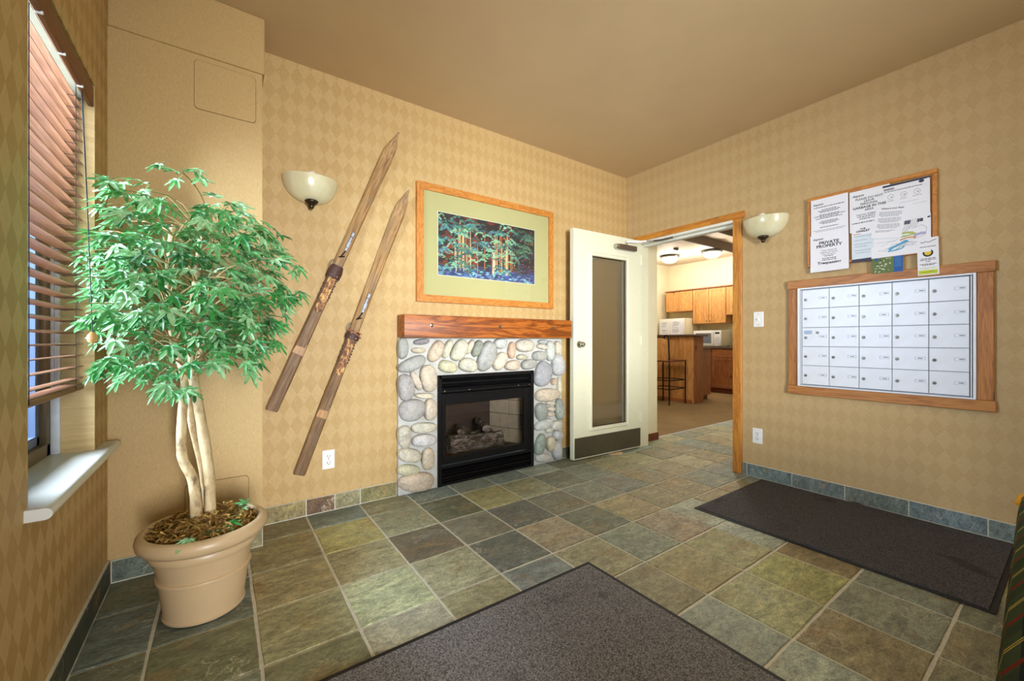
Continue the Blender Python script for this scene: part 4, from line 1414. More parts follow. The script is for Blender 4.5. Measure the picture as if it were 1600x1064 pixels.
# village map
s = Sheet('village_map', .657, 1.668, .264, .224, XP - .0015, 'hand drawn coloured site map at the lower right of the board', 'map', .4, .003)
s.patch([(-.04, .070), (.045, .066), (.05, .088), (-.035, .090)], 'navy', 'title_block', .0003)
s.patch([(.075, .070), (.100, .070), (.100, .088), (.075, .088)], 'navy', 'title_block', .0003)
s.patch([(.118, .084), (.130, .086), (.130, .095), (.118, .092)], 'navy', 'title_block', .0003)
rnd = random.Random(4)
for k in range(9):
    u = .0 + k * .0105
    s.stroke([(u - .022, .03 + rnd.uniform(-.01, .01)), (u, .072), (u + .006, .092)], .0022, 'print_grey')
s.stroke([(-.05, -.072), (-.03, -.058), (.0, -.045), (.03, -.028), (.03, -.04)], .014, 'river', 'river')
s.stroke([(-.055, -.080), (-.02, -.078), (.01, -.070), (.02, -.058)], .008, 'river', 'river')
s.stroke([(.0, -.022), (.03, -.012), (.07, -.014), (.06, -.024)], .008, 'map_orange', 'shaded_area')
s.stroke([(-.02, .016), (.03, .018), (.06, .012)], .012, 'map_green', 'shaded_area')
s.stroke([(.0, -.004), (.04, .0), (.07, .008)], .009, 'map_green', 'shaded_area')
s.stroke([(.06, -.006), (.10, .004), (.11, -.004)], .014, 'map_lilac', 'shaded_area')
for k in range(9):
    a = [(-.10 + k * .014, -.05 + rnd.uniform(-.03, .02))]
    for _ in range(6): a.append((a[-1][0] + rnd.uniform(.008, .03), a[-1][1] + rnd.uniform(-.008, .016)))
    a = [(min(.125, u), max(-.10, min(.06, v))) for u, v in a]
    s.stroke(a, .0013, 'print_grey' if k % 3 else 'print_black')
s.stroke([(.07, .04), (.095, .05), (.115, .03), (.112, .0), (.09, -.012)], .0016, 'print_grey')
s.stroke([(-.11, -.02), (-.06, -.018), (-.02, -.022)], .0014, 'print_grey')
# pass sheet tilted on top
s = Sheet('notice_sheet', .706, 1.772, .142, .205, XP - .0026, 'tilted sheet headed where is your pass overlapping the map', 'paper', -8, .006)
s.text('Where is your Pass?', .006, .077, .0125, bold=.0004)
for g, v0 in enumerate((.055, .018, -.018)):
    s.lines([(.0, v0 - k * .0075, .105 - .02 * (k == 3)) for k in range(4)], .0034, 'print_grey', 20 + g)
s.lines([(-.01, -.055, .09), (-.02, -.062, .07)], .0034, 'print_grey', 29)
# brochure
s = Sheet('brochure', .714, 1.513, .142, .107, XP - .0030, 'small landscape brochure with blue edge standing on the mailbox casing', 'brochure', .3)
s.patch([(-.071, -.0535), (.030, -.0535), (.030, .0535), (-.071, .0535)], 'photo_green', 'photo', .0003)
rnd = random.Random(8)
for k in range(26):
    u, v = rnd.uniform(-.062, .02), rnd.uniform(-.045, .045)
    w, h = rnd.uniform(.004, .012), rnd.uniform(.002, .007)
    s.patch([(u - w * .7, v), (u, v - h), (u + w * .7, v), (u, v + h)], 'photo_pale' if v < 0 else rnd.choice(['map_green', 'photo_pale', 'navy']), 'photo_detail', .0004 + k * 1e-6)
s.patch([(.030, -.0535), (.071, -.0535), (.071, .0535), (.030, .0535)], 'blue', 'blue_band', .0003)
s.lines([(.05, .035 - k * .009, .028) for k in range(7)], .002, 'river', 31)
s.disc(-.05, .035, .009, .009, 'blue', 'round_logo')
# second flyer
s = Sheet('flyer', .537, 1.530, .088, .214, XP - .0034, 'tall narrow card with round yellow badge standing on the casing', 'flyer', 1.0)
s.stroke([(-.03, .085), (-.02, .080), (-.008, .086), (.004, .081), (.02, .088), (.036, .094)], .003, 'print_black')
s.lines([(0, .056, .066)], .0034, 'print_black', 33)
s.disc(0, .020, .022, .022, 'print_black', 'badge', .0004)
s.disc(0, .021, .0145, .0145, 'yellow', 'badge_face', .0006)
s.lines([(0, -.012, .06), (0, -.020, .066), (0, -.030, .02), (0, -.044, .07), (0, -.050, .05)], .0034, 'print_black', 34)
s.lines([(0, -.066, .07)], .003, 'map_green', 35)
s.patch([(-.040, -.102), (.038, -.102), (.038, -.078), (-.040, -.078)], 'lime', 'lime_band', .0004)
s.lines([(0, -.09, .06)], .003, 'map_green', 36)


# ------------------------------------------------------------------ door mats
def m_matpile(c0, c1):
    t = NT('mat_pile')
    v = t.coord(rnd=False)
    n = t.noise(v, 190, 2, .8)
    n2 = t.noise(v, 4.5, 4, .6, .4)
    c = t.ramp(n, [(.34, lin(c0)), (.68, lin(c1))])
    c = t.mix(t.ramp(n2, [(.60, (0, 0, 0)), (.72, (.55, .55, .55))]), c, lin((56, 50, 46)))
    t.bump(n, .7, .005)
    return t.fin(c, .95, 0, .1)


def door_mat(name, x0, x1, y0, y1, mat, label, edge=.022, sag=None):
    root = thing(name, ((x0 + x1) / 2, (y0 + y1) / 2, 0), label, 'mat')
    bx('rubber_border', (x0, y0, .0005), (x1, y1, .005), M['rubber'], root, .002)
    mb = MB(); bm = mb.bm
    n = 26
    g = [[None] * (n + 1) for _ in range(n + 1)]
    for i in range(n + 1):
        for j in range(n + 1):
            x = x0 + edge + (x1 - x0 - 2 * edge) * i / n; y = y0 + edge + (y1 - y0 - 2 * edge) * j / n
            z = .0088
            if sag: z += sag(x, y)
            g[i][j] = bm.verts.new((x, y, z))
    for i in range(n):
        for j in range(n): bm.faces.new((g[i][j], g[i + 1][j], g[i + 1][j + 1], g[i][j + 1]))
    ed = [g[i][0] for i in range(n + 1)] + [g[n][j] for j in range(1, n + 1)] + [g[i][n] for i in range(n - 1, -1, -1)] + [g[0][j] for j in range(n - 1, 0, -1)]
    lo = [bm.verts.new((v.co.x, v.co.y, .004)) for v in ed]
    for k in range(len(ed)): bm.faces.new((ed[k], ed[(k + 1) % len(ed)], lo[(k + 1) % len(ed)], lo[k]))
    mb.build('pile', mat, root, smooth=True)


door_mat('door_mat', -.06, 1.411, .14, 1.367, m_matpile((58, 57, 58), (158, 155, 152)), 'large dark grey mat in the foreground with a black rubber edge')
ridge = lambda x, y: .010 * math.exp(-((y - .83 - (x - 2.85) * .06) / .035) ** 2)
door_mat('door_mat', 2.400, 3.312, .205, 1.425, m_matpile((44, 44, 46), (108, 106, 108)), 'darker charcoal mat lying along the wall under the mailboxes', .02, ridge)


# ------------------------------------------------------------------ potted artificial maple
PX, PY = -.052, 2.015
tree = thing('potted_tree', (PX, PY, 0), 'artificial maple tree in a tan round pot beside the window', 'potted plant')
M['pot'] = m_plain('pot_plastic', (196, 168, 128), .36, var=.04, scale=6)
mb = MB()
prof = [(0, .002), (.122, .002), (.131, .006), (.133, .014), (.129, .018), (.129, .024), (.145, .148), (.152, .151), (.1535, .157), (.152, .163), (.147, .166), (.160, .236), (.171, .239), (.176, .247), (.177, .262), (.174, .270), (.171, .276),
        (.194, .279), (.206, .290), (.210, .306), (.207, .322), (.197, .332), (.183, .333), (.176, .326), (.172, .312), (.168, .296), (0, .296)]
mb.lathe(prof, (PX, PY, 0), 48)
mb.build('pot', M['pot'], tree, smooth=True, weld=True)


def m_moss():
    t = NT('dried_moss')
    n = t.noise(t.coord(rnd=False), 60, 5, .7)
    c = t.ramp(n, [(.3, lin((104, 72, 32))), (.5, lin((182, 140, 66))), (.7, lin((222, 192, 116)))])
    t.bump(n, .8, .008)
    return t.fin(c, .95)


M['moss'] = m_moss()
rnd = random.Random(3)
mb = MB(); bm = mb.bm
for k in range(1500):        # a tangle of short moss strands over a mound
    a, r_ = rnd.uniform(0, 6.283), .168 * math.sqrt(rnd.random())
    z = .300 + .055 * (1 - (r_ / .172) ** 2) + rnd.uniform(-.002, .030)
    c = Vector((PX + r_ * math.cos(a), PY + r_ * math.sin(a), z))
    d = Vector((rnd.uniform(-1, 1), rnd.uniform(-1, 1), rnd.uniform(-.4, .7))).normalized() * rnd.uniform(.012, .028)
    n_ = d.cross(Vector((rnd.uniform(-1, 1), rnd.uniform(-1, 1), 1))).normalized() * .0032
    bm.faces.new([bm.verts.new(p) for p in (c - d - n_, c - d + n_, c + n_ * 1.2 + Vector((0, 0, .003)), c + d)])
    bm.faces.new([bm.verts.new(p) for p in (c - d - n_, c + n_ * 1.2 + Vector((0, 0, .003)), c + d)])
rr_ = mb.lathe([(.171, .300), (.14, .318), (.09, .338), (.04, .348), (0.002, .350)], (PX, PY, 0), 20)
o = mb.build('moss', M['moss'], tree); o['kind'] = 'stuff'


def m_trunk():
    t = NT('pale_bark')
    n = t.noise(t.coord(rnd=False, scale=(1, 1, .5)), 26, 5, .65, .3)
    n2 = t.noise(t.coord(rnd=False, scale=(1, 1, .7)), 12, 3, .6)
    c = t.ramp(n, [(.30, lin((112, 88, 56))), (.45, lin((186, 160, 116))), (.65, lin((214, 192, 148)))])
    c = t.mix(t.ramp(n2, [(.60, (0, 0, 0)), (.70, (.6, .6, .6))]), c, lin((120, 108, 92)))
    t.bump(n, .4, .006)
    return t.fin(c, .6)


M['trunk'] = m_trunk()


def smooth_pts(pts, k=4):
    pts = [Vector(p) for p in pts]
    out = []
    for i in range(len(pts) - 1):
        p0, p1, p2, p3 = pts[max(i - 1, 0)], pts[i], pts[i + 1], pts[min(i + 2, len(pts) - 1)]
        for j in range(k):
            t = j / k
            out.append(.5 * ((2 * p1) + (p2 - p0) * t + (2 * p0 - 5 * p1 + 4 * p2 - p3) * t * t + (3 * p1 - p0 - 3 * p2 + p3) * t ** 3))
    out.append(pts[-1])
    return out


TR = [[(-.079, 1.99, .33), (-.081, 1.995, .44), (-.092, 2.0, .52), (-.123, 2.0, .61), (-.121, 2.0, .78), (-.114, 2.0, .90), (-.15, 1.99, 1.08), (-.163, 1.99, 1.22), (-.16, 2.0, 1.36), (-.15, 2.0, 1.48)],
      [(-.036, 2.0, .33), (-.040, 2.0, .52), (-.064, 1.995, .726), (-.085, 1.99, .877), (-.092, 1.99, .96), (-.09, 1.99, 1.15), (-.07, 1.99, 1.38), (-.055, 1.99, 1.50)],
      [(-.045, 2.03, .33), (-.052, 2.03, .46), (-.070, 2.03, .59), (-.096, 2.03, .73), (-.098, 2.03, .877), (-.06, 2.04, 1.02), (-.033, 2.05, 1.18), (-.03, 2.05, 1.34), (-.01, 2.06, 1.45)]]
RAD = [.0195, .0205, .014]
paths = []
for pts, r0 in zip(TR, RAD):
    sp = smooth_pts(pts, 4)
    rr = [r0 * (1 - .55 * i / len(sp)) * random.uniform(.95, 1.06) for i in range(len(sp))]
    MB().tube(sp, rr, 12).build('trunk', M['trunk'], tree, smooth=True)
    paths.append(sp)


def m_leaf():
    t = NT('maple_leaf')
    tc = t.node('ShaderNodeTexCoord')
    oi = t.node('ShaderNodeObjectInfo')
    sep = t.node('ShaderNodeSeparateXYZ'); t.link(tc.outputs['Object'], sep.inputs[0])
    rad = t.math('SQRT', t.math('ADD', t.math('POWER', sep.outputs[0], 2.0), t.math('POWER', sep.outputs[1], 2.0)))
    n = t.noise(t.coord(), 60, 3, .6)
    g = t.math('ADD', oi.outputs['Random'], t.math('MULTIPLY', t.math('SUBTRACT', n, .5), .8))
    c = t.ramp(g, [(.0, lin((22, 92, 34))), (.30, lin((44, 130, 52))), (.62, lin((84, 156, 84))), (.98, lin((156, 198, 146)))])
    edge = t.ramp(n, [(.55, (0, 0, 0)), (.7, (.6, .6, .6))])
    c = t.mix(edge, c, lin((184, 214, 172)))
    t.b.inputs['Sheen Weight'].default_value = .1
    return t.fin(c, .38, 0, .5)


M['leaf'] = m_leaf()


def leaf_mesh(seed):
    rnd = random.Random(seed)
    lobes = [(0, 1.0), (42, .86), (-42, .86), (84, .62), (-84, .62), (128, .34), (-128, .34)]
    lobes.sort()
    S = .058
    out = []
    for i, (a, l) in enumerate(lobes):
        l *= rnd.uniform(.92, 1.08) * S
        aa = R(a + rnd.uniform(-4, 4))
        for da, f in ((-.20, .50), (-.10, .80), (0, 1.0), (.10, .80), (.20, .50)):
            w = da * 1.28
            out.append((math.sin(aa + w) * l * f, math.cos(aa + w) * l * f, f * l))
        if i < len(lobes) - 1:
            am = R((a + lobes[i + 1][0]) / 2)
            out.append((math.sin(am) * S * .30, math.cos(am) * S * .30, S * .24))
    mb = MB(); bm = mb.bm
    c = bm.verts.new((0, 0, 0))
    droop = rnd.uniform(2.5, 6)
    vs_ = [bm.verts.new((x, y, -droop * (x * x + y * y) + (.003 if f < S * .3 else 0))) for x, y, f in out]
    for a, b in zip(vs_, vs_[1:]): bm.faces.new((c, a, b))
    # petiole
    p0, p1 = (-.0008, -.035, .004), (.0008, -.035, .004)
    q = [bm.verts.new(p) for p in ((-.0009, 0, .0005), (.0009, 0, .0005), p1, p0)]
    bm.faces.new(q)
    me = mb.mesh('leaf', M['leaf'])
    return me


LEAVES = [leaf_mesh(s) for s in range(7)]
rnd = random.Random(21)
FC = Vector((-.105, 1.97, 1.262))
spots = []
tw = MB()
NT_ = 128
for b in range(NT_):
    # spray tips spread over a rounded crown
    cz = 1 - 2 * (b + .5) / NT_
    az = b * 2.39996 + rnd.uniform(-.25, .25)
    rr = math.sqrt(max(0, 1 - cz * cz)) ** .8
    f = 1.0 if b % 3 else rnd.uniform(.45, .75)
    f *= rnd.uniform(.88, 1.08)
    tip = FC + Vector((.318 * rr * math.cos(az) * f, .33 * rr * math.sin(az) * f, .365 * cz * f))
    tip.x = max(tip.x, XC + .045); tip.y = min(tip.y, YCOL - .06)
    path = paths[b % 3]
    st = min(path, key=lambda p: abs(p.z - max(.90, min(1.46, tip.z - .10))))
    d = Vector((tip.x - st.x, tip.y - st.y, 0))
    if d.length < .02: d = Vector((math.cos(az), math.sin(az), 0)) * .02
    mid = st.lerp(tip, .55) + Vector((0, 0, .045))
    sp = smooth_pts([st, mid, tip], 5)
    tw.tube(sp, [.0040 * (1 - .7 * i / len(sp)) for i in range(len(sp))], 5, False)
    d.normalize()
    sd0 = Vector((-d.y, d.x, 0))
    for i in range(6):
        p = sp[-1 - min(i // 2, 3)] if i < 5 else sp[-1]
        off = sd0 * rnd.uniform(.012, .055) * (1 if i % 2 else -1) + Vector((0, 0, rnd.uniform(-.045, .022))) + d * rnd.uniform(-.01, .055)
        q = p + off
        q.x = max(q.x, XC + .05); q.y = min(q.y, YCOL - .06)
        # the blind's pull cord hangs in front of the crown here: no leaves between it and the room
        if q.y < 2.0 and .99 < q.z < 1.62 and -.235 < q.x / q.y + .012 * (q.z - 1.05) < -.162: continue
        spots.append((q, (d + off.normalized() * .8).normalized()))
# sprays reaching into the window recess behind the pull cord
for k, (ty, tz) in enumerate(((2.04, 1.36), (2.07, 1.29), (2.05, 1.22), (2.08, 1.15), (2.06, 1.10), (2.05, 1.43))):
    tip = Vector((XC + .004 + .006 * (k % 3), ty, tz))
    st = min(paths[0], key=lambda p: abs(p.z - max(.92, tz - .10)))
    sp = smooth_pts([st, st.lerp(tip, .55) + Vector((0, 0, .05)), tip], 5)
    tw.tube(sp, [.0036 * (1 - .7 * i / len(sp)) for i in range(len(sp))], 5, False)
    for i in range(5):
        q = sp[-1 - i // 2] + Vector((rnd.uniform(-.006, .012), rnd.uniform(-.035, .045), rnd.uniform(-.04, .025)))
        q.x = max(q.x, XC - .002); q.y = max(q.y, 2.012)
        spots.append((q, Vector((-.25, rnd.uniform(-.6, -.1), 0)).normalized()))
tw.build('branches', m_plain('twig', (150, 128, 78), .6), tree, smooth=True)['kind'] = 'stuff'


def leaf_matrix(q, out):
    out = Vector(out)
    # leaf y axis points outward and droops; normal mostly up and outward
    y = (out + Vector((0, 0, rnd.uniform(-.9, .05)))).normalized()
    nrm = (Vector((0, 0, 1)) * rnd.uniform(.5, 1.0) + out * rnd.uniform(.1, .8) + Vector((rnd.uniform(-.45, .45), rnd.uniform(-.7, .2), rnd.uniform(-.2, .3)))).normalized()
    x = y.cross(nrm).normalized()
    nrm = x.cross(y).normalized()
    return Matrix((x, y, nrm)).transposed()


camp = Vector((0, 0, 1.046))
spots.sort(key=lambda s_: (s_[0] - camp).length)
near, far_ = spots[:292], spots[292:]
for i, (q, od) in enumerate(near):
    m3 = leaf_matrix(q, od)
    o = put('leaf', LEAVES[i % 7], tree, loc=q)
    o.rotation_euler = m3.to_euler()
    s_ = rnd.uniform(.82, 1.18)
    o.scale = (s_, s_, s_)
    # leaves hanging over the wall side stay in front of it
mb = MB()
for i, (q, od) in enumerate(far_):
    m4 = Matrix.Translation(q) @ leaf_matrix(q, od).to_4x4() @ Matrix.Scale(rnd.uniform(.85, 1.15), 4)
    n0 = len(mb.bm.verts)
    tmp = LEAVES[i % 7].copy(); tmp.transform(m4)
    mb.bm.from_mesh(tmp); bpy.data.meshes.remove(tmp)
mb.build('back_leaves', M['leaf'], tree)['kind'] = 'stuff'
# fallen leaves on the moss
for (dx, dy, zz, rz) in ((.10, -.06, .352, .4), (.125, -.01, .360, 2.0), (.075, -.095, .345, 4.0), (.135, .03, .362, 1.1), (-.045, -.160, .338, 2.6), (.03, -.13, .336, .2)):
    q = Vector((PX + dx, PY + dy, zz))
    o = put('leaf', LEAVES[int(rz * 3) % 7], tree, loc=q)
    o.rotation_euler = (R(rnd.uniform(-30, 20)), R(rnd.uniform(-25, 25)), rz)


# ------------------------------------------------------------------ plaid sofa at the right edge
def m_plaid():
    t = NT('plaid_weave')
    tc = t.node('ShaderNodeTexCoord')
    sep = t.node('ShaderNodeSeparateXYZ'); t.link(tc.outputs['UV'], sep.inputs[0])
    u, v = sep.outputs[0], sep.outputs[1]

    def band(s, period, a, b):
        f = t.math('FRACT', t.math('MULTIPLY', s, 1 / period))
        return t.math('MULTIPLY', t.math('GREATER_THAN', f, a), t.math('LESS_THAN', f, b))
    c = t.mix(.0, lin((58, 74, 52)), (0, 0, 0))
    c = t.mix(t.math('MULTIPLY', band(u, .17, .30, .55), .45), c, lin((30, 46, 34)))
    c = t.mix(t.math('MULTIPLY', band(v, .17, .10, .20), .8), c, lin((20, 26, 44)))
    c = t.mix(t.math('MULTIPLY', band(v, .17, .26, .34), .8), c, lin((20, 26, 44)))
    c = t.mix(band(u, .17, .02, .045), c, lin((190, 170, 84)))
    c = t.mix(band(u, .17, .075, .10), c, lin((190, 170, 84)))
    c = t.mix(band(u, .17, .60, .68), c, lin((128, 40, 30)))
    c = t.mix(t.math('MULTIPLY', band(v, .17, .55, .58), .8), c, lin((180, 160, 80)))
    n = t.noise(t.coord(rnd=False), 400, 2, .7)
    c = t.mix(1.0, c, t.ramp(n, [(.3, (.75, .75, .75)), (.7, (1.15, 1.15, 1.15))]), 'MULTIPLY')
    t.bump(n, .5, .003)
    return t.fin(c, .9, 0, .1)


M['plaid'] = m_plaid()


def plaid_extrude(name, sect, x0, x1, parent, f, n=1):
    """closed section (a, z) swept along x with metre UVs; f(x, a, z) -> world"""
    me = bpy.data.meshes.new(name)
    V, Fc, UV = [], [], []
    N = len(sect)
    ln = [0]
    for k in range(N): ln.append(ln[-1] + math.dist(sect[k], sect[(k + 1) % N]))
    xs = [x0 + (x1 - x0) * i / 6 for i in range(7)]
    for x in xs:
        for a, z in sect: V.append(f(x, a, z))
    for i in range(6):
        for k in range(N):
            Fc.append((i * N + k, (i + 1) * N + k, (i + 1) * N + (k + 1) % N, i * N + (k + 1) % N))
            UV.append([(xs[i], ln[k]), (xs[i + 1], ln[k]), (xs[i + 1], ln[k + 1]), (xs[i], ln[k + 1])])
    Fc.append(tuple(range(N))); UV.append([(s[0] , s[1]) for s in sect])
    Fc.append(tuple(6 * N + k for k in range(N))[::-1]); UV.append([(s[0], s[1]) for s in sect][::-1])
    me.from_pydata(V, [], Fc)
    uv = me.uv_layers.new(name='uv')
    for p in me.polygons:
        for li, q in zip(p.loop_indices, UV[p.index]): uv.data[li].uv = q
    bm = bmesh.new(); bm.from_mesh(me); bmesh.ops.recalc_face_normals(bm, faces=bm.faces); bm.to_mesh(me); bm.free()
    me.polygons.foreach_set('use_smooth', [True] * len(me.polygons))
    try: me.set_sharp_from_angle(angle=R(50))
    except Exception: pass
    me.materials.append(M['plaid'])
    return put(name, me, parent)


sofa = thing('plaid_sofa', (1.6, -.30, 0), 'green plaid sofa with rolled back at the right edge', 'sofa')
rz_ = math.atan(.0428)


def sf(x, a, z):
    """x along the rolled back, a across (0.048 at its bulge)"""
    return (x, .039 + (x - 1.01) * .0428 + a, z)


roll = [(-.02, .06), (-.02, .34)] + [(-.13 + .128 * math.cos(R(a)), .50 + .125 * math.sin(R(a))) for a in range(-40, 200, 20)] + [(-.235, .40), (-.235, .06)]
plaid_extrude('backrest', [(a + .05, z) for a, z in roll], .70, 2.085, sofa, sf)
seat = [(-.19, .10), (-.19, .34), (-.21, .38), (-.80, .38), (-.82, .34), (-.82, .10)]
plaid_extrude('seat', seat, .72, 2.085, sofa, sf)
plaid_extrude('arm', [(.030, .08), (.034, .44), (.01, .475), (-.80, .475), (-.82, .44), (-.82, .08)], 2.087, 2.30, sofa, sf)
for (x, a) in ((.78, -.06), (2.24, -.06), (.78, -.76), (2.24, -.76)):
    p = sf(x, a, 0)
    mb = MB(); mb.lathe([(.0, .0), (.022, .0), (.028, .03), (.032, .10), (0, .10)], (p[0], p[1], .001), 12)
    mb.build('foot', M['cherry'], sofa, smooth=True, weld=True)
# mustard cushion tucked at the far end of the arm
cpos = Vector((2.19, .166, .434))
mb = MB(); bm = mb.bm
n = 10
gr = {}
for s_ in (1, -1):
    for i in range(n + 1):
        for j in range(n + 1):
            u, v = i / n * 2 - 1, j / n * 2 - 1
            th = .030 * ((1 - u * u) * (1 - v * v)) ** .5
            key = (i, j, s_ if th > 0 else 0)
            if key not in gr:
                k_ = 1 - .06 * (1 - abs(u * v))
                gr[key] = bm.verts.new(cpos + Vector((u * .05 * k_, -.07 + v * .05 * k_, .075 + s_ * th)))
    for i in range(n):
        for j in range(n):
            def gk(a, b):
                u, v = a / n * 2 - 1, b / n * 2 - 1
                return gr[(a, b, s_ if (1 - u * u) * (1 - v * v) > 1e-12 else 0)]
            q = [gk(i, j), gk(i + 1, j), gk(i + 1, j + 1), gk(i, j + 1)]
            try: bm.faces.new(q if s_ > 0 else q[::-1])
            except Exception: pass
o = mb.build('cushion', m_plain('mustard_fabric', (214, 150, 30), .9, var=.08, scale=200), None, smooth='all')
tag(o, 'small mustard yellow cushion on the far arm of the plaid sofa', 'cushion')


# ------------------------------------------------------------------ kitchen beyond the doorway
def panel_door(x, y0, y1, z0, z1, mat, parent, name='cabinet_door', knob=None):
    """raised-panel door facing -x at plane x"""
    mb = MB()
    w = min(.055, (y1 - y0) * .2)
    mb.box((x - .018, y0, z0), (x, y0 + w, z1), .002).box((x - .018, y1 - w, z0), (x, y1, z1), .002)
    mb.box((x - .018, y0 + w, z0), (x, y1 - w, z0 + w), .002).box((x - .018, y0 + w, z1 - w), (x, y1 - w, z1), .002)
    mb.box((x - .010, y0 + w - .004, z0 + w - .004), (x, y1 - w + .004, z1 - w + .004))
    d = mb.build(name, mat, parent)
    if knob:
        mb = MB(); mb.lathe([(0, .028), (.012, .026), (.015, .018), (.007, .010), (.006, 0)], (0, 0, 0), 10, rot=rot_x)
        for v in mb.bm.verts: v.co += Vector((x - .018, *knob))
        mb.build('knob', M['chrome'], d, smooth=True)
    return d


XU = 8.34


def upper(name, y0, y1, z0, z1, n, label):
    c = thing(name, (XU, (y0 + y1) / 2, z0), label, 'cabinet', 'pine wall cabinets')
    bx('carcass', (XU, y0, z0), (XK, y1, z1), M['cab_z'], c, .002)
    w = (y1 - y0) / n
    for k in range(n):
        a, b = y0 + w * k + .003, y0 + w * (k + 1) - .003
        kn = (b - .03 if k % 2 == 0 else a + .03, z0 + .05)
        panel_door(XU, a, b, z0 + .004, z1 - .004, M['cab_z'], c, knob=kn)


upper('wall_cabinet', 4.972, 5.62, 1.695, 2.135, 2, 'short pine wall cabinet above the refrigerator')
upper('wall_cabinet', 4.256, 4.966, 1.405, 2.135, 2, 'tall pine wall cabinet above the microwave')
upper('wall_cabinet', 3.55, 4.250, 1.56, 2.135, 2, 'pine wall cabinet at the right, half hidden by the door casing')
tag(bx('cabinet_cornice', (XU - .04, 3.55, 2.138), (XK, 5.64, 2.165), M['cab_dark'], None, .004), 'dark wooden cornice running along the top of the wall cabinets', 'cornice')
XBC = 8.05


def lower(y0, y1, label, drawers):
    c = thing('base_cabinet', (XBC, (y0 + y1) / 2, 0), label, 'cabinet', 'brown base cabinets')
    bx('carcass', (XBC, y0, .10), (XK - .024, y1, .882), M['cab_dark'], c, .002)
    bx('plinth', (XBC + .05, y0, 0.002), (XK - .024, y1, .10), M['cherry'], c)
    if drawers:
        for z0, z1 in ((.11, .33), (.34, .60), (.61, .87)):
            o = bx('drawer_front', (XBC - .018, y0 + .004, z0), (XBC, y1 - .004, z1), M['cab_y'], c, .004)
    else:
        bx('drawer_front', (XBC - .018, y0 + .004, .72), (XBC, y1 - .004, .87), M['cab_y'], c, .004)
        panel_door(XBC, y0 + .004, y1 - .004, .11, .71, M['cab_dark'], c)


lower(4.40, 4.96, 'brown base cabinet with three drawers under the microwave', True)
lower(3.78, 4.39, 'brown base cabinet with door beside the drawer cabinet', False)
tag(bx('worktop', (XBC - .03, 3.78, .884), (XK, 4.97, .922), M['counter'], None, .004), 'dark laminate worktop on the base cabinets', 'worktop')
mw = thing('microwave', (8.25, 4.5, .922), 'white microwave oven on the dark worktop', 'microwave')
my0, my1, mz0, mz1 = 4.235, 4.815, .935, 1.250
bx('body', (8.115, my0, mz0), (8.50, my1, mz1), M['appliance_cream'], mw, .006, 2)
md = bx('oven_door', (8.095, my0 + .15, mz0), (8.114, my1, mz1), M['appliance'], mw, .005, 2)
bx('door_window', (8.092, my0 + .20, mz0 + .055), (8.096, my1 - .05, mz1 - .055), M['pane_grey'], md, .001)
bx('door_handle', (8.082, my0 + .158, mz0 + .03), (8.095, my0 + .175, mz1 - .03), M['appliance'], md, .003)
cp = bx('control_panel', (8.095, my0, mz0), (8.114, my0 + .148, mz1), M['appliance'], mw, .005, 2)
bx('display', (8.093, my0 + .03, mz1 - .07), (8.096, my0 + .12, mz1 - .035), M['slot'], cp)
for rr in range(4):
    for cc in range(3):
        bx('button', (8.092, my0 + .03 + cc * .032, mz0 + .04 + rr * .04), (8.096, my0 + .052 + cc * .032, mz0 + .06 + rr * .04), M['print_pale'], cp, .001)
for yy in (my0 + .05, my1 - .05):
    for xx in (8.14, 8.46):
        bx('foot', (xx, yy - .015, .9222), (xx + .03, yy + .015, .936), M['black_mat'], mw)
fr_ = thing('refrigerator', (8.36, 5.31, 0), 'white refrigerator with notes on its door behind the bar', 'refrigerator')
bx('body', (8.10, 5.0, .02), (8.64, 5.62, 1.525), M['appliance_cream'], fr_, .008, 2)
bx('freezer_door', (8.055, 5.003, 1.09), (8.098, 5.617, 1.522), M['appliance'], fr_, .008, 2)
bx('fridge_door', (8.055, 5.003, .06), (8.098, 5.617, 1.08), M['appliance'], fr_, .008, 2)
bx('handle', (8.03, 5.03, 1.12), (8.055, 5.05, 1.42), M['plastic'], fr_, .004)
for k, (y0, y1) in enumerate(((5.36, 5.58), (5.08, 5.32))):
    nt = thing('fridge_note', (8.054, (y0 + y1) / 2, 1.3), ['printed note on the refrigerator door, left one', 'printed note on the refrigerator door, right one'][k], 'paper', 'notes on the refrigerator')
    pg = bx('page', (8.0525, y0, 1.17), (8.0548, y1, 1.47), M['sheet'], nt)
    rnd2 = random.Random(k)
    mb = MB()
    for q in range(16):
        zz = 1.455 - q * .017
        if rnd2.random() < .8:
            a = y1 - .02 - rnd2.random() * .04; b = y0 + .02 + rnd2.random() * .08
            mb.quad((8.0522, a, zz), (8.0522, b, zz), (8.0522, b, zz - .007), (8.0522, a, zz - .007))
    mb.build('small_print', M['print_grey'], pg)

# bar
bar = thing('bar_counter', (6.48, 4.4, 0), 'pine boarded breakfast bar with raised dark top beyond the doorway', 'bar counter')
bx('carcass', (6.372, 3.775, .004), (6.60, 5.2, 1.112), M['cab_dark'], bar)
bx('bar_top', (6.30, 3.70, 1.114), (6.66, 5.2, 1.147), M['counter'], bar, .005)
bx('end_post', (6.345, 3.758, .004), (6.61, 3.776, 1.112), M['cab_dark'], bar, .002)
bx('corner_post', (6.345, 3.776, .004), (6.372, 3.80, 1.112), M['cab_z'], bar, .002)
y = 3.802
while y < 5.1:
    bx('board', (6.352, y, .06), (6.372, y + .078, 1.112), M['cab_z'], bar, .003)
    y += .081
bx('skirting', (6.348, 3.802, .004), (6.372, 5.1, .058), M['cab_y'], bar, .002)
bx('side_panel', (6.62, 3.90, .09), (7.10, 3.92, .90), M['cab_dark'], bar, .002)
bx('side_plinth', (6.62, 3.96, .004), (7.10, 3.98, .09), M['cherry'], bar)
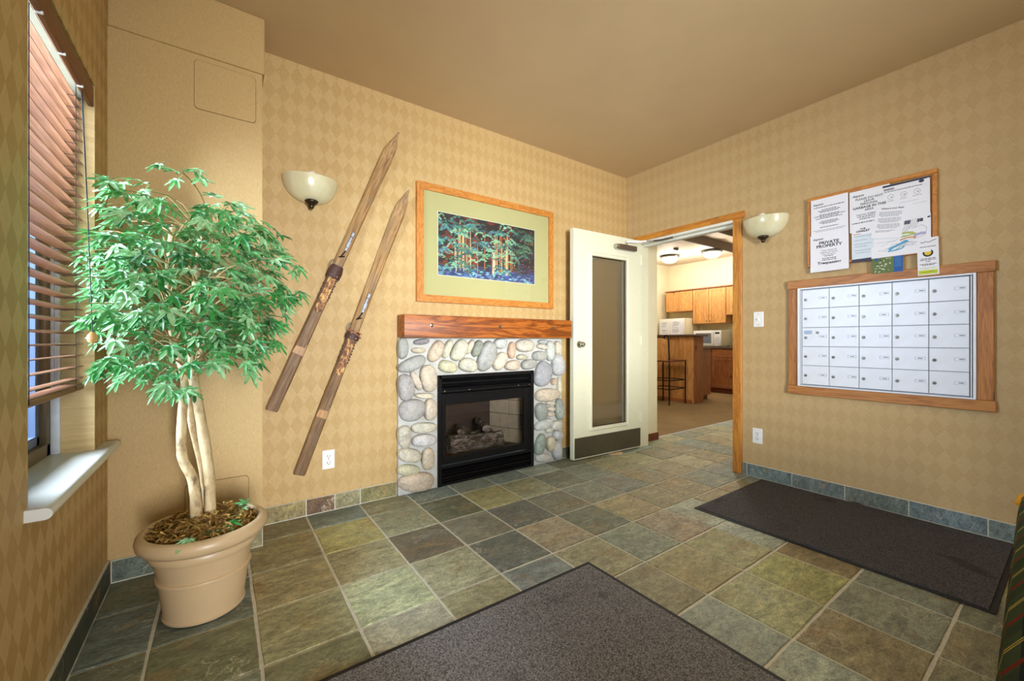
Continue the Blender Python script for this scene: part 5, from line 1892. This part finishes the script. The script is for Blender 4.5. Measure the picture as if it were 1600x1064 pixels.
bx('low_top', (6.60, 3.86, .902), (7.13, 5.2, .935), M['counter'], bar, .004)
bx('low_body', (6.62, 3.92, .09), (7.10, 5.2, .90), M['cab_dark'], bar)

# bar stool, its back to the doorway
st = thing('bar_stool', (6.07, 4.09, 0), 'black wrought iron bar stool with wooden back at the breakfast bar', 'stool')
sx0, sx1, sy0, sy1 = 5.83, 6.28, 3.88, 4.30
for (x, y_) in ((sx1, sy0), (sx1, sy1)):
    MB().tube([(x, y_, .003), (x, y_, .70)], .011, 8).build('leg', M['iron'], st, smooth=True)
for y_ in (sy0, sy1):
    pts = [(sx0, y_, .003), (sx0, y_, .70), (sx0 - .02, y_, 1.08)]
    c = Vector((sx0 - .02, y_ + .045 * (1 if y_ < 4.1 else -1), 1.09))
    sg = 1 if y_ < 4.1 else -1
    for k in range(1, 11):
        a = math.pi - math.pi * 1.7 * k / 10
        r__ = .045 * (1 - .045 * k)
        pts.append((c.x, c.y + sg * r__ * math.cos(a), c.z + r__ * math.sin(a)))
    MB().tube(pts, .011, 8).build('back_post', M['iron'], st, smooth=True)
for z in (.26, .40):
    mb = MB().tube([(sx0, sy0, z), (sx1, sy0, z), (sx1, sy1, z), (sx0, sy1, z), (sx0, sy0, z)], .008, 6)
    mb.build('stretcher', M['iron'], st)
bx('seat', (sx0 - .01, sy0 - .02, .70), (sx1 + .01, sy1 + .02, .725), M['cherry'], st, .006, 2)
bx('back_panel', (sx0 - .03, sy0 + .03, .72), (sx0 - .008, sy1 - .03, 1.075), M['cab_z'], st, .006, 2)

# dome ceiling lamps: two in kitchen; unseen hall and room ones added for light
M['lamp_on'] = m_emit('lit_glass', (255, 246, 226), 3.5)
for x, y_, zc, pw, lab in ((7.56, 5.02, ZK, 34, 'lit dome ceiling lamp farther left in the kitchen'), (7.78, 4.25, ZK, 34, 'lit dome ceiling lamp nearer the beam in the kitchen'),
                           (4.9, 2.7, 3.28, 120, 'unseen dome ceiling lamp added to light the hall beyond the doorway'), (1.5, -.2, HC, 14, 'unseen dome ceiling lamp added overhead to light this room')):
    c = thing('ceiling_lamp', (x, y_, zc), lab, 'ceiling lamp', 'dome ceiling lamps')
    mb = MB(); mb.lathe([(0, 0), (.17, 0), (.19, -.02), (.185, -.045), (.15, -.05), (0, -.05)], (x, y_, zc - .001), 28)
    mb.build('metal_ring', M['steel'], c, smooth=True, weld=True)
    mb = MB(); mb.lathe([(.160, -.048), (.155, -.08), (.13, -.115), (.09, -.14), (.04, -.15), (0, -.152)], (x, y_, zc), 28)
    mb.build('glass_dome', M['lamp_on'], c, smooth=True, weld=True)
    l_ = bpy.data.lights.new('lamp_light', 'POINT'); l_.energy = pw; l_.color = (1, .96, .89); l_.shadow_soft_size = .14
    lo = bpy.data.objects.new('lamp_light', l_); COL.objects.link(lo); lo.parent = c; lo.location = (0, 0, -.30)
sp_ = thing('smoke_detector', (7.05, 4.55, ZK), 'small dark star shaped ceiling fixture between the kitchen lamps', 'ceiling fixture')
mb = MB(); mb.lathe([(0, 0), (.05, 0), (.05, -.02), (.03, -.035), (0, -.04)], (7.05, 4.55, ZK - .001), 18)
mb.build('housing', M['steel'], sp_, smooth=True, weld=True)
mb = MB()
for k in range(4):
    a = math.pi / 2 * k
    mb.tube([(7.05, 4.55, ZK - .03), (7.05 + .06 * math.cos(a), 4.55 + .06 * math.sin(a), ZK - .035)], [.016, .004], 6)
mb.build('arms', M['bronze'], sp_)
